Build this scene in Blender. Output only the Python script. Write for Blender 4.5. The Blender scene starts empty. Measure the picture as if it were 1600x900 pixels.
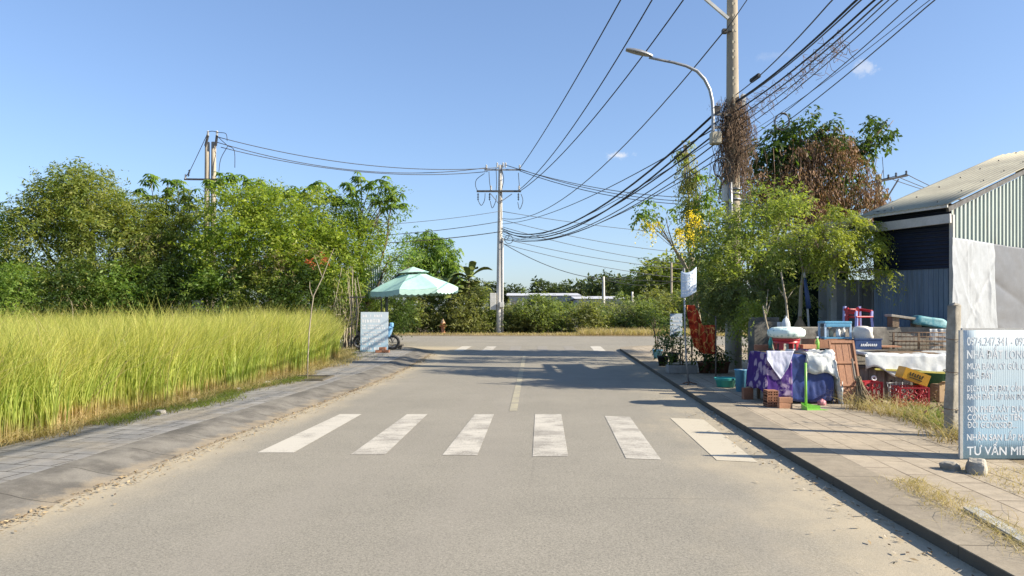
import bpy, bmesh, math, random
import numpy as np
from mathutils import Vector, Matrix, Euler, noise as mn

random.seed(7)
rng = np.random.default_rng(11)
SC = bpy.context.scene
C = SC.collection
PI = math.pi
R = math.radians
FPX, CH = 1170.0, 1.65          # focal length in photo pixels, camera height in metres
TH = R(3.4)                     # heading of the road
CT, ST = math.cos(TH), math.sin(TH)


def P(px, py, d):               # a surveyed point: bearing in the photo and its distance
    return Vector(((px - 800) / FPX * d, d, CH - (py - 484) / FPX * d))


def G(px, py, z=0.0):           # the ground point seen there
    return P(px, py, (CH - z) * FPX / (py - 484))


def UV(u, v, z=0.0):            # road coordinates (across, along) to world
    return Vector((u * CT + v * ST, -u * ST + v * CT, z))


def V(*a):
    return Vector(a)


# ------------------------------------------------------------------ objects
ORG = {}


def tag(o, label=None, cat=None, group=None, kind=None):
    if label: o['label'] = label
    if cat: o['category'] = cat
    if group: o['group'] = group
    if kind: o['kind'] = kind
    return o


def thing(name, label, cat, loc, group=None, rz=0.0):
    o = bpy.data.objects.new(name, None)
    o.empty_display_size = 0.1
    C.objects.link(o)
    o.location = loc
    o.rotation_euler = (0, 0, rz)
    ORG[o.name] = Vector(loc)
    return tag(o, label, cat, group)


def copy_tree(o, parent=None):
    c = o.copy()
    C.objects.link(c)
    if parent is not None:
        c.parent = parent
    for ch in [x for x in C.objects if x.parent == o]:
        copy_tree(ch, c)
    return c


def finish(name, me, parent, origin, mat):
    for m in (mat if isinstance(mat, (list, tuple)) else [mat]):
        me.materials.append(m)
    o = bpy.data.objects.new(name, me)
    C.objects.link(o)
    if parent is not None:
        o.parent = parent
        ORG[o.name] = ORG[parent.name]
    else:
        o.location = origin
        ORG[o.name] = Vector(origin)
    return o


class MB:
    """collects shapes of one part"""
    def __init__(s):
        s.v, s.f, s.m, s.s = [], [], [], []

    def add(s, vs, fs, mi=0, smooth=False):
        k = len(s.v)
        s.v += [tuple(p) for p in vs]
        for f in fs:
            s.f.append([i + k for i in f]); s.m.append(mi); s.s.append(smooth)
        return s

    def box(s, c, size, rot=None, mi=0):
        c = Vector(c); hx, hy, hz = [q / 2 for q in size]
        vs = [Vector((x, y, z)) for z in (-hz, hz) for y in (-hy, hy) for x in (-hx, hx)]
        if rot is not None: vs = [rot @ p for p in vs]
        return s.add([c + p for p in vs], [(0, 2, 3, 1), (4, 5, 7, 6), (0, 1, 5, 4), (2, 6, 7, 3), (0, 4, 6, 2), (1, 3, 7, 5)], mi)

    def bar(s, a, b, w, h=None, up=(0, 0, 1), mi=0):
        a, b = Vector(a), Vector(b); h = h or w
        z = (b - a); L = z.length; z = z / L
        x = z.cross(Vector(up))
        if x.length < 1e-4: x = z.cross(Vector((1, 0, 0)))
        x.normalize(); y = x.cross(z)
        M = Matrix((x, z, y)).transposed()
        return s.box((a + b) / 2, (w, L, h), M, mi)

    def tube(s, pts, rad, n=8, mi=0, cap=True, smooth=True):
        pts = [Vector(p) for p in pts]
        if not isinstance(rad, (list, tuple)): rad = [rad] * len(pts)
        vs = []; px = None
        for i, p in enumerate(pts):
            t = (pts[min(i + 1, len(pts) - 1)] - pts[max(i - 1, 0)])
            t = t.normalized() if t.length > 1e-9 else Vector((0, 0, 1))
            if px is None:
                px = t.cross(Vector((0, 0, 1)))
                if px.length < 0.05: px = t.cross(Vector((0, 1, 0)))
            px = (px - t * px.dot(t)).normalized(); py = t.cross(px)
            for k in range(n):
                a = 2 * PI * k / n
                vs.append(p + (px * math.cos(a) + py * math.sin(a)) * rad[i])
        fs = [(i * n + k, i * n + (k + 1) % n, (i + 1) * n + (k + 1) % n, (i + 1) * n + k) for i in range(len(pts) - 1) for k in range(n)]
        s.add(vs, fs, mi, smooth)
        if cap:
            k0 = len(s.v) - len(vs)
            s.f.append([k0 + k for k in range(n)][::-1]); s.m.append(mi); s.s.append(False)
            s.f.append([k0 + (len(pts) - 1) * n + k for k in range(n)]); s.m.append(mi); s.s.append(False)
        return s

    def lathe(s, c, prof, n=20, mi=0, smooth=True, M=None):
        c = Vector(c); vs = []
        for r, z in prof:
            for k in range(n):
                a = 2 * PI * k / n
                p = Vector((r * math.cos(a), r * math.sin(a), z))
                vs.append(c + (M @ p if M is not None else p))
        fs = [(i * n + k, i * n + (k + 1) % n, (i + 1) * n + (k + 1) % n, (i + 1) * n + k) for i in range(len(prof) - 1) for k in range(n)]
        return s.add(vs, fs, mi, smooth)

    def torus(s, c, R_, r, M=None, n=20, k=7, mi=0):
        c = Vector(c); vs = []
        for i in range(n):
            a = 2 * PI * i / n
            for j in range(k):
                b = 2 * PI * j / k
                p = Vector(((R_ + r * math.cos(b)) * math.cos(a), (R_ + r * math.cos(b)) * math.sin(a), r * math.sin(b)))
                vs.append(c + (M @ p if M is not None else p))
        fs = [(i * k + j, ((i + 1) % n) * k + j, ((i + 1) % n) * k + (j + 1) % k, i * k + (j + 1) % k) for i in range(n) for j in range(k)]
        return s.add(vs, fs, mi, True)

    def grid(s, fn, nu, nv, mi=0, smooth=True):
        vs = [fn(i / nu, j / nv) for j in range(nv + 1) for i in range(nu + 1)]
        w = nu + 1
        fs = [(j * w + i, j * w + i + 1, (j + 1) * w + i + 1, (j + 1) * w + i) for j in range(nv) for i in range(nu)]
        return s.add(vs, fs, mi, smooth)

    def prism(s, poly, z0, z1, mi=0):       # poly: list of world (x, y); counter-clockwise
        n = len(poly)
        vs = [(x, y, z0) for x, y in poly] + [(x, y, z1) for x, y in poly]
        fs = [list(range(n))[::-1], list(range(n, 2 * n))] + [(i, (i + 1) % n, n + (i + 1) % n, n + i) for i in range(n)]
        return s.add(vs, fs, mi)

    def build(s, name, mat, parent=None, bevel=0.0, thick=0.0, local=False, sub=0, origin=None):
        vs = [Vector(p) for p in s.v]
        if parent is not None:
            o0 = Vector((0, 0, 0)) if local else ORG[parent.name]
        elif local:
            o0 = Vector((0, 0, 0))
        elif origin is not None:
            o0 = Vector(origin)
        else:
            xs, ys, zs = zip(*[(p.x, p.y, p.z) for p in vs])
            o0 = Vector(((min(xs) + max(xs)) / 2, (min(ys) + max(ys)) / 2, min(zs)))
        me = bpy.data.meshes.new(name)
        me.from_pydata([p - o0 for p in vs], [], s.f)
        me.polygons.foreach_set('material_index', s.m)
        me.polygons.foreach_set('use_smooth', s.s)
        me.update()
        o = finish(name, me, parent, o0, mat)
        if thick:
            m = o.modifiers.new('thickness', 'SOLIDIFY'); m.thickness = thick; m.offset = -1
        if bevel:
            m = o.modifiers.new('bevel', 'BEVEL'); m.width = bevel; m.segments = 2; m.limit_method = 'ANGLE'
        if sub:
            m = o.modifiers.new('sub', 'SUBSURF'); m.levels = sub; m.render_levels = sub
        return o


# ------------------------------------------------------------------ materials
def new_mat(name):
    m = bpy.data.materials.new(name); m.use_nodes = True
    nt = m.node_tree; nt.nodes.clear()
    out = nt.nodes.new('ShaderNodeOutputMaterial')
    return m, nt, out


def N(nt, typ, **kw):
    n = nt.nodes.new(typ)
    for k, v in kw.items():
        if k in n.inputs: n.inputs[k].default_value = v
        else: setattr(n, k, v)
    return n


def ramp(nt, fac, stops, interp='LINEAR'):
    r = nt.nodes.new('ShaderNodeValToRGB'); cr = r.color_ramp; cr.interpolation = interp
    while len(cr.elements) < len(stops): cr.elements.new(0.5)
    for e, (p, c) in zip(cr.elements, stops):
        e.position = p; e.color = (*c[:3], 1) if not isinstance(c, float) else (c, c, c, 1)
    nt.links.new(fac, r.inputs['Fac'])
    return r.outputs['Color']


def noise(nt, vec, scale, detail=5, rough=.6, dist=0.0):
    n = N(nt, 'ShaderNodeTexNoise'); n.inputs['Scale'].default_value = scale
    n.inputs['Detail'].default_value = detail; n.inputs['Roughness'].default_value = rough
    n.inputs['Distortion'].default_value = dist
    if vec is not None: nt.links.new(vec, n.inputs['Vector'])
    return n.outputs['Fac']


def mixc(nt, fac, a, b, typ='MIX'):
    m = nt.nodes.new('ShaderNodeMix'); m.data_type = 'RGBA'; m.blend_type = typ
    for sock, val in ((m.inputs[0], fac), (m.inputs[6], a), (m.inputs[7], b)):
        if isinstance(val, (int, float)): sock.default_value = val
        elif isinstance(val, (tuple, list)): sock.default_value = (*val[:3], 1)
        else: nt.links.new(val, sock)
    return m.outputs[2]


def math_(nt, op, a, b=None, c=None, clamp=False):
    m = nt.nodes.new('ShaderNodeMath'); m.operation = op; m.use_clamp = clamp
    for i, val in enumerate((a, b, c)):
        if val is None: continue
        if isinstance(val, (int, float)): m.inputs[i].default_value = val
        else: nt.links.new(val, m.inputs[i])
    return m.outputs[0]


def sstep(nt, x, lo, hi):
    m = nt.nodes.new('ShaderNodeMapRange'); m.interpolation_type = 'SMOOTHSTEP'
    nt.links.new(x, m.inputs[0]); m.inputs[1].default_value = lo; m.inputs[2].default_value = hi
    return m.outputs[0]


def coords(nt, kind='Object', scale=None):
    t = nt.nodes.new('ShaderNodeTexCoord'); o = t.outputs[kind]
    if scale:
        mp = nt.nodes.new('ShaderNodeMapping'); mp.inputs['Scale'].default_value = scale
        nt.links.new(o, mp.inputs['Vector']); o = mp.outputs['Vector']
    return o


def principled(nt, out, col, rough=.8, metal=0.0, spec=.3, bump=None, bstr=.3, bdist=.01):
    b = nt.nodes.new('ShaderNodeBsdfPrincipled')
    if isinstance(col, (tuple, list)): b.inputs['Base Color'].default_value = (*col[:3], 1)
    else: nt.links.new(col, b.inputs['Base Color'])
    if isinstance(rough, (int, float)): b.inputs['Roughness'].default_value = rough
    else: nt.links.new(rough, b.inputs['Roughness'])
    b.inputs['Metallic'].default_value = metal
    b.inputs['Specular IOR Level'].default_value = spec
    if bump is not None:
        bp = nt.nodes.new('ShaderNodeBump'); bp.inputs['Strength'].default_value = bstr; bp.inputs['Distance'].default_value = bdist
        nt.links.new(bump, bp.inputs['Height']); nt.links.new(bp.outputs['Normal'], b.inputs['Normal'])
    nt.links.new(b.outputs[0], out.inputs['Surface'])
    return b


def mat(name, col, col2=None, rough=.8, scale=6, fine=60, metal=0.0, spec=.3, bstr=.3, lo=.35, hi=.65, stretch=None):
    """plain procedural material: two colours mottled by noise, a little grain and bump"""
    m, nt, out = new_mat(name)
    v = coords(nt, 'Object', stretch)
    if col2 is None: col2 = tuple(c * .72 for c in col)
    f = sstep(nt, noise(nt, v, scale, 6, .65), lo, hi)
    c = mixc(nt, f, col, col2)
    g = noise(nt, v, fine, 3, .6)
    c = mixc(nt, .35, c, ramp(nt, g, [(0.25, (.55,) * 3), (.75, (1.0,) * 3)]), 'MULTIPLY')
    principled(nt, out, c, rough, metal, spec, g, bstr, .006)
    return m


def leaf_mat(name, cols, trans=.48, rough=.5):
    """leaves: colour picked per leaf"""
    m, nt, out = new_mat(name)
    a = nt.nodes.new('ShaderNodeAttribute'); a.attribute_name = 'rnd'
    k = len(cols)
    c = ramp(nt, a.outputs['Fac'], [(i / max(k - 1, 1), x) for i, x in enumerate(cols)])
    b = nt.nodes.new('ShaderNodeBsdfPrincipled')
    nt.links.new(c, b.inputs['Base Color']); b.inputs['Roughness'].default_value = rough
    b.inputs['Specular IOR Level'].default_value = .35
    t = nt.nodes.new('ShaderNodeBsdfTranslucent')
    nt.links.new(mixc(nt, 1.0, c, (1.5, 1.5, .6), 'MULTIPLY'), t.inputs['Color'])
    mx = nt.nodes.new('ShaderNodeMixShader'); mx.inputs[0].default_value = trans
    nt.links.new(b.outputs[0], mx.inputs[1]); nt.links.new(t.outputs[0], mx.inputs[2])
    nt.links.new(mx.outputs[0], out.inputs['Surface'])
    return m


# ------------------------------------------------------------------ numpy foliage
def nrm(a):
    return a / (np.linalg.norm(a, axis=-1, keepdims=True) + 1e-9)


def quads_object(name, V4, rnd, material, parent=None, origin=None, smooth=False):
    """V4: (n, 4, 3) quads in world space; rnd: (n,)"""
    n = len(V4)
    o0 = np.array(ORG[parent.name] if parent is not None else (origin if origin is not None else V4.reshape(-1, 3).mean(0)), float)
    co = (V4.reshape(-1, 3) - o0).astype(np.float32)
    me = bpy.data.meshes.new(name)
    me.vertices.add(n * 4); me.vertices.foreach_set('co', co.ravel())
    me.loops.add(n * 4); me.loops.foreach_set('vertex_index', np.arange(n * 4, dtype=np.int32))
    me.polygons.add(n)
    me.polygons.foreach_set('loop_start', np.arange(0, n * 4, 4, dtype=np.int32))
    a = me.attributes.new('rnd', 'FLOAT', 'POINT')
    a.data.foreach_set('value', np.repeat(rnd, 4).astype(np.float32))
    me.update(calc_edges=True)
    return finish(name, me, parent, Vector(o0), material)


def sprays(org, dirs, L, n=7, ll=.12, lw=.05, droop=.25, spread=.9, hang=.15, jit=.35, var=None):
    """twigs with leaves down both sides; returns (m*n,4,3) quads and per-leaf random"""
    org = np.asarray(org, float); m = len(org)
    dirs = nrm(np.asarray(dirs, float))
    L = np.broadcast_to(np.asarray(L, float), (m,))[:, None, None]
    t = ((np.arange(n) + .6) / n)[None, :, None] + rng.normal(0, .03, (m, n, 1))
    down = np.array([0, 0, -1.0])
    p = org[:, None] + dirs[:, None] * L * t + down * (droop * L * t ** 2)
    tan = nrm(dirs[:, None] + down * (2 * droop * t))
    side = nrm(np.cross(dirs, rng.normal(0, .35, (m, 3)) + np.array([0, 0, 1.0])))[:, None]
    sgn = np.where(np.arange(n) % 2 == 0, 1.0, -1.0)[None, :, None]
    ld = nrm(tan * .55 + side * sgn * spread + rng.normal(0, jit, (m, n, 3)) + down * hang)
    up = nrm(np.array([0, 0, 1.0]) + rng.normal(0, .45, (m, n, 3)))
    w = nrm(np.cross(ld, up))
    s = rng.uniform(.6, 1.25, (m, n, 1)) * rng.uniform(.55, 1.3, (m, 1, 1))
    a = p; b = p + ld * ll * s * .5 + w * lw * s * .5 + down * .04 * ll; c = p + ld * ll * s + down * ll * .12; d = p + ld * ll * s * .5 - w * lw * s * .5 + down * .04 * ll
    Q = np.stack([a, b, c, d], 2).reshape(-1, 4, 3)
    base = rng.uniform(0, 1, (m, 1)) if var is None else np.asarray(var)[:, None]
    r = np.clip(base * .6 + rng.uniform(0, .4, (m, n)), 0, 1).ravel()
    return Q, r


def ellipsoid(c, r, n, inner=.55):
    u = nrm(rng.normal(0, 1, (n, 3)))
    k = rng.uniform(inner ** 3, 1, (n, 1)) ** (1 / 3)
    return np.asarray(c, float) + u * k * np.asarray(r, float), u


def crown(blobs, dens=5.0, csize=.38, per=12, n=7, ll=.13, lw=.055, L=.4, droop=.3, hang=.15, inner=.5, upb=.25, spread=.9, jit=.35):
    """leaf clumps scattered over uneven blobs: [(centre, radii)]"""
    Qs, rs = [], []
    for c, r in blobs:
        r = np.array(r, float)
        area = 4 * PI * ((r[0] * r[1]) ** 1.6 / 3 + (r[0] * r[2]) ** 1.6 / 3 + (r[1] * r[2]) ** 1.6 / 3) ** (1 / 1.6)
        k = max(int(area * dens * .5), 3)
        cc, out = ellipsoid(c, r, k, inner)
        keep = rng.uniform(0, 1, k) > .08
        cc, out = cc[keep], out[keep]; k = len(cc)
        size = csize * rng.uniform(.6, 1.4, (k, 1, 1))
        o = cc[:, None] + rng.normal(0, 1, (k, per, 3)) * size * np.array([.6, .6, .42])
        d = out[:, None] * .7 + rng.normal(0, .6, (k, per, 3)) + np.array([0, 0, upb])
        var = np.clip(np.repeat(rng.uniform(0, 1, k), per), 0, 1)
        Q, rr = sprays(o.reshape(-1, 3), d.reshape(-1, 3), L * rng.uniform(.6, 1.3, k * per), n, ll, lw, droop, spread, hang, jit, var)
        Qs.append(Q); rs.append(rr)
    return np.concatenate(Qs), np.concatenate(rs)


def limb(mb, a, b, r0, r1, n=6, wob=.08, k=7, sag=0.0):
    a, b = Vector(a), Vector(b); pts, rs = [], []
    L = (b - a).length
    off = Vector((random.uniform(-1, 1), random.uniform(-1, 1), 0)) * wob * L
    for i in range(n + 1):
        t = i / n
        p = a.lerp(b, t) + off * math.sin(PI * t) + Vector((0, 0, sag * math.sin(PI * t)))
        if 0 < i < n: p += Vector((random.uniform(-1, 1), random.uniform(-1, 1), random.uniform(-.5, .5))) * r0 * .5
        pts.append(p); rs.append(r0 + (r1 - r0) * t)
    mb.tube(pts, rs, k)
    return pts


def woody(root, base, blobs, r0, mbark, fork=.45, name='trunk', twigs=2, stems=1):
    """tapered trunk with limbs reaching every blob of the crown"""
    base = Vector(base)
    cen = sum((Vector(c) for c, _ in blobs), Vector()) / len(blobs)
    mb = MB()
    for s in range(stems):
        b = base + Vector((random.uniform(-.3, .3), random.uniform(-.3, .3), 0)) * (0 if stems == 1 else 1)
        f = b.lerp(cen, fork)
        limb(mb, b - Vector((0, 0, .1)), f, r0, r0 * .65, 6, .05)
        for i, (c, r) in enumerate(blobs):
            if i % stems != s: continue
            pts = limb(mb, f, c, r0 * .5, r0 * .16, 6, .1)
            for k in range(twigs):
                e, u = ellipsoid(c, np.array(r) * .85, 1, .9)
                limb(mb, pts[3 + k % 3], Vector(e[0]), r0 * .17, r0 * .05, 4, .1, 5)
    return mb.build(name, mbark, root)
# ================================================================== world, sun, camera
SUN_AZ = math.atan2(0.97, -0.25)          # compass heading (from +Y towards +X) of the sun
SUN_EL = R(29)
w = bpy.data.worlds.new('World'); SC.world = w; w.use_nodes = True
nt = w.node_tree; nt.nodes.clear()
wo = nt.nodes.new('ShaderNodeOutputWorld'); bg = nt.nodes.new('ShaderNodeBackground')
sky = nt.nodes.new('ShaderNodeTexSky'); sky.sky_type = 'NISHITA'; sky.sun_disc = False
sky.sun_elevation = SUN_EL; sky.sun_rotation = SUN_AZ
sky.air_density = 1.0; sky.dust_density = 0.8; sky.ozone_density = 3.0; sky.altitude = 0
tc = coords(nt, 'Generated')
gam = nt.nodes.new('ShaderNodeGamma'); gam.inputs['Gamma'].default_value = .80      # thin even haze: softer step from zenith to horizon
nt.links.new(sky.outputs['Color'], gam.inputs['Color'])
col = mixc(nt, 1.0, gam.outputs[0], (1.0, 1.10, 1.30), 'MULTIPLY')
# two small fair-weather clouds and a wisp, at their bearings in the sky
for cx, cy, wx, wy, st in ((968, 243, .019, .0068, .75), (1352, 106, .017, .0105, .45), (1205, 88, .03, .006, .10)):
    d = P(cx, cy, 100.0) - Vector((0, 0, CH)); d.normalize()
    ux = d.cross(Vector((0, 0, 1))).normalized(); uy = ux.cross(d)
    def dot(vv):
        n = nt.nodes.new('ShaderNodeVectorMath'); n.operation = 'DOT_PRODUCT'
        nt.links.new(tc, n.inputs[0]); n.inputs[1].default_value = vv
        return n.outputs['Value']
    a = math_(nt, 'DIVIDE', dot(ux), wx); b = math_(nt, 'DIVIDE', dot(uy), wy)
    rr = math_(nt, 'SQRT', math_(nt, 'ADD', math_(nt, 'MULTIPLY', a, a), math_(nt, 'MULTIPLY', b, b)))
    nz = noise(nt, tc, 90, 6, .65)
    f = math_(nt, 'SUBTRACT', math_(nt, 'ADD', 1.0, math_(nt, 'MULTIPLY', math_(nt, 'SUBTRACT', nz, .5), 2.6)), rr)
    f = math_(nt, 'MULTIPLY', sstep(nt, f, 0.0, .9), st)
    front = math_(nt, 'GREATER_THAN', dot(d), 0.5)
    f = math_(nt, 'MULTIPLY', f, front)
    col = mixc(nt, f, col, (4.6, 4.6, 4.65))
nt.links.new(col, bg.inputs['Color']); bg.inputs["Strength"].default_value = 0.083
nt.links.new(bg.outputs[0], wo.inputs['Surface'])

sl = bpy.data.lights.new('sun', 'SUN'); sl.energy = 4.3; sl.angle = R(.5); sl.color = (1.0, .90, .74)
so = bpy.data.objects.new('sun', sl); C.objects.link(so)
sd = Vector((math.sin(SUN_AZ) * math.cos(SUN_EL), math.cos(SUN_AZ) * math.cos(SUN_EL), math.sin(SUN_EL)))
so.rotation_euler = sd.to_track_quat('Z', 'Y').to_euler(); so.location = (20, -10, 20)

cam = bpy.data.cameras.new('camera'); co = bpy.data.objects.new('camera', cam); C.objects.link(co)
cam.sensor_width = 36; cam.lens = 36 * FPX / 1600; cam.shift_y = 34 / 1600
cam.clip_start = .05; cam.clip_end = 6000
co.location = (0, 0, CH); co.rotation_euler = (PI / 2, 0, 0)
SC.camera = co
SC.view_settings.view_transform = 'Standard'; SC.view_settings.look = 'None'
SC.view_settings.gamma = 1; SC.view_settings.use_curve_mapping = False
SC.view_settings.exposure = 1.38
try:
    SC.cycles.max_bounces = 8; SC.cycles.transparent_max_bounces = 8
except Exception:
    pass

# ================================================================== ground materials
m, nt, out = new_mat('asphalt')
v = coords(nt, 'Object')                       # local x = across the road, y = along it
sx = nt.nodes.new('ShaderNodeSeparateXYZ'); nt.links.new(v, sx.inputs[0])
big = noise(nt, v, .35, 6, .65); med = noise(nt, v, 1.6, 6, .65, .4); grit = noise(nt, v, 55, 3, .85); fineg = noise(nt, v, 120, 2, .7)
base = mixc(nt, sstep(nt, big, .35, .68), (.240, .221, .180), (.272, .250, .203))
base = mixc(nt, math_(nt, 'MULTIPLY', sstep(nt, med, .5, .8), .45), base, (.205, .19, .158))
base = mixc(nt, 1.0, base, ramp(nt, grit, [(.3, (.60,) * 3), (.5, (1.0,) * 3), (.72, (1.34,) * 3)]), 'MULTIPLY')
base = mixc(nt, .45, base, ramp(nt, fineg, [(.3, (.45,) * 3), (.62, (1.2,) * 3)]), 'MULTIPLY')
# wheel tracks, along the road
mp = nt.nodes.new('ShaderNodeMapping'); mp.inputs['Scale'].default_value = (1.1, .05, 1); nt.links.new(v, mp.inputs['Vector'])
tr = noise(nt, mp.outputs['Vector'], 1.0, 3, .5)
base = mixc(nt, math_(nt, 'MULTIPLY', sstep(nt, tr, .5, .7), .35), base, (.27, .245, .205))
# wind-blown tan dust towards both kerbs
wob = math_(nt, 'MULTIPLY', math_(nt, 'SUBTRACT', noise(nt, v, .55, 6, .62), .5), 2.6)
streak = math_(nt, 'MULTIPLY', math_(nt, 'SUBTRACT', noise(nt, coords(nt, 'Object', (2.2, .5, 1)), 1.4, 5, .6), .5), 1.2)
wob = math_(nt, 'ADD', wob, streak)
dr = sstep(nt, math_(nt, 'SUBTRACT', math_(nt, 'ADD', sx.outputs[0], wob), math_(nt, 'MULTIPLY', sx.outputs[1], .045)), .55, 2.5)
dl = sstep(nt, math_(nt, 'SUBTRACT', math_(nt, 'MULTIPLY', wob, .40), sx.outputs[0]), 3.35, 4.2)
# the dust lies in the main road only
infront = sstep(nt, sx.outputs[1], 33.5, 31.0)
dust = math_(nt, 'MULTIPLY', math_(nt, 'MAXIMUM', dr, dl), infront)
dust = math_(nt, 'MULTIPLY', dust, math_(nt, 'ADD', .5, math_(nt, 'MULTIPLY', noise(nt, v, 2.2, 5, .7), .75)), clamp=True)
dc = mixc(nt, noise(nt, v, 28, 4, .7), (.36, .305, .21), (.47, .40, .285))
base = mixc(nt, math_(nt, 'MULTIPLY', dust, .9), base, dc)
# oil drips and dark patches
spot = sstep(nt, noise(nt, v, 3.2, 3, .5), .70, .76)
base = mixc(nt, math_(nt, 'MULTIPLY', math_(nt, 'MULTIPLY', spot, sstep(nt, noise(nt, v, .5, 3), .55, .65)), .3), base, (.09, .083, .072))
# hairline cracks
vor = nt.nodes.new('ShaderNodeTexVoronoi'); vor.feature = 'DISTANCE_TO_EDGE'; vor.inputs['Scale'].default_value = .33
nt.links.new(mixc(nt, .2, v, N(nt, 'ShaderNodeTexNoise', Scale=1.5).outputs['Color']), vor.inputs['Vector'])
crack = math_(nt, 'MULTIPLY', math_(nt, 'LESS_THAN', vor.outputs['Distance'], .0035), sstep(nt, noise(nt, v, .22, 3), .5, .62))
base = mixc(nt, math_(nt, 'MULTIPLY', crack, .18), base, (.06, .055, .05))
principled(nt, out, base, .9, 0, .25, math_(nt, 'ADD', grit, math_(nt, 'MULTIPLY', fineg, .6)), .35, .006)
M_ASPH = m


def paving(name, c1, c2, mortar, bw, bh, msize, dirt, rot=0.0, offs=.5, freq=2, face=None):
    m, nt, out = new_mat(name)
    v = coords(nt, 'Object')
    mp = nt.nodes.new('ShaderNodeMapping'); mp.inputs['Rotation'].default_value = (0, 0, rot); nt.links.new(v, mp.inputs['Vector'])
    b = nt.nodes.new('ShaderNodeTexBrick')
    nt.links.new(mixc(nt, .012, mp.outputs['Vector'], N(nt, 'ShaderNodeTexNoise', Scale=3.0).outputs['Color'], 'ADD'), b.inputs['Vector'])
    b.inputs['Scale'].default_value = 1; b.inputs['Brick Width'].default_value = bw; b.inputs['Row Height'].default_value = bh
    b.inputs['Mortar Size'].default_value = msize; b.inputs['Mortar Smooth'].default_value = .3; b.offset = offs; b.offset_frequency = freq
    b.inputs['Color1'].default_value = (*c1, 1); b.inputs['Color2'].default_value = (*c2, 1); b.inputs['Mortar'].default_value = (*mortar, 1)
    c = b.outputs['Color']
    n1 = noise(nt, v, .8, 6, .65); n2 = noise(nt, v, 7, 5, .7); g = noise(nt, v, 80, 3, .7)
    c = mixc(nt, math_(nt, 'MULTIPLY', sstep(nt, n1, .42, .66), .75), c, dirt)
    c = mixc(nt, .5, c, ramp(nt, n2, [(.25, (.5,) * 3), (.7, (1.1,) * 3)]), 'MULTIPLY')
    c = mixc(nt, .35, c, ramp(nt, g, [(.3, (.5,) * 3), (.65, (1.1,) * 3)]), 'MULTIPLY')
    if face:       # kerb face below its worn edge: its shade painted in dark, with grime
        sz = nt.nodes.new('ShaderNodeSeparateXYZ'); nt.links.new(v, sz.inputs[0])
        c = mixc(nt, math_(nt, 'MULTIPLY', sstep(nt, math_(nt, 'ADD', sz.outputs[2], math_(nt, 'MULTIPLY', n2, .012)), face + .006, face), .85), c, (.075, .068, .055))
    h = math_(nt, 'ADD', math_(nt, 'MULTIPLY', b.outputs['Fac'], -1.0), math_(nt, 'MULTIPLY', n2, .6))
    principled(nt, out, c, .9, 0, .2, h, .5, .01)
    return m


M_PAVL = paving('grey_pavers', (.30, .29, .275), (.24, .235, .225), (.06, .055, .045), .42, .30, .010, (.29, .255, .20), rot=PI / 2 * 0.0 + R(8))
M_PAVR = paving('tan_pavers', (.42, .355, .265), (.35, .295, .22), (.15, .12, .085), .62, .27, .010, (.46, .385, .28), rot=PI / 2)
M_KERB, nt, out = new_mat('kerb_concrete')
v = coords(nt, 'Object'); sz = nt.nodes.new('ShaderNodeSeparateXYZ'); nt.links.new(v, sz.inputs[0])
n1 = noise(nt, v, 2.2, 6, .65); n2 = noise(nt, v, 60, 3, .7)
c = mixc(nt, sstep(nt, n1, .35, .65), (.215, .20, .172), (.125, .115, .10))
dz = math_(nt, 'ADD', sz.outputs[2], math_(nt, 'MULTIPLY', math_(nt, 'SUBTRACT', noise(nt, v, 3.5, 5, .65), .5), .09))
c = mixc(nt, math_(nt, 'MULTIPLY', sstep(nt, dz, .066, .040), .6), c, (.36, .29, .195))
jt = math_(nt, 'LESS_THAN', math_(nt, 'FRACT', math_(nt, 'ADD', sz.outputs[1], math_(nt, 'MULTIPLY', noise(nt, v, 6, 3), .02))), .016)
c = mixc(nt, math_(nt, 'MULTIPLY', jt, .75), c, (.05, .045, .038))
c = mixc(nt, math_(nt, 'MULTIPLY', sstep(nt, noise(nt, v, .9, 5, .7), .55, .68), .6), c, (.085, .08, .07))
c = mixc(nt, .5, c, ramp(nt, n2, [(.25, (.5,) * 3), (.75, (1.1,) * 3)]), 'MULTIPLY')
principled(nt, out, c, .9, 0, .2, n2, .5, .006)
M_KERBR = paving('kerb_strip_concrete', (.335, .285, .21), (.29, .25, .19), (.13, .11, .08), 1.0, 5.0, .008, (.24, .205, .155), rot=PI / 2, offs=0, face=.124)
M_SOIL = mat('dry_soil', (.26, .20, .125), (.17, .135, .08), .95, 1.2, 40, bstr=.8)
M_FIELD = mat('field_soil', (.15, .12, .06), (.09, .085, .04), .95, .8, 30, bstr=.8)
M_TERR = mat('terrain', (.10, .105, .045), (.15, .13, .065), .95, .05, 2)

# ================================================================== the flat setting
def road_sheet(name, pts, z, material, thick=None, kind='structure', smooth=False):
    """polygon in road coordinates; local axes = across / along"""
    bm = bmesh.new()
    vs = [bm.verts.new((u, v, z)) for u, v in pts]
    f = bm.faces.new(vs)
    if f.normal.z < 0: f.normal_flip()
    bm.normal_update()
    if f.normal.z < 0: bmesh.ops.reverse_faces(bm, faces=[f])
    if thick:
        r = bmesh.ops.extrude_face_region(bm, geom=[f])
        vv = [g for g in r['geom'] if isinstance(g, bmesh.types.BMVert)]
        bmesh.ops.translate(bm, verts=vv, vec=(0, 0, thick))
        bmesh.ops.recalc_face_normals(bm, faces=bm.faces)
    me = bpy.data.meshes.new(name); bm.to_mesh(me); bm.free()
    me.materials.append(material)
    o = bpy.data.objects.new(name, me); C.objects.link(o); o.rotation_euler = (0, 0, -TH)
    if kind: o['kind'] = kind
    return o


RZ = .04                                       # road surface
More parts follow.
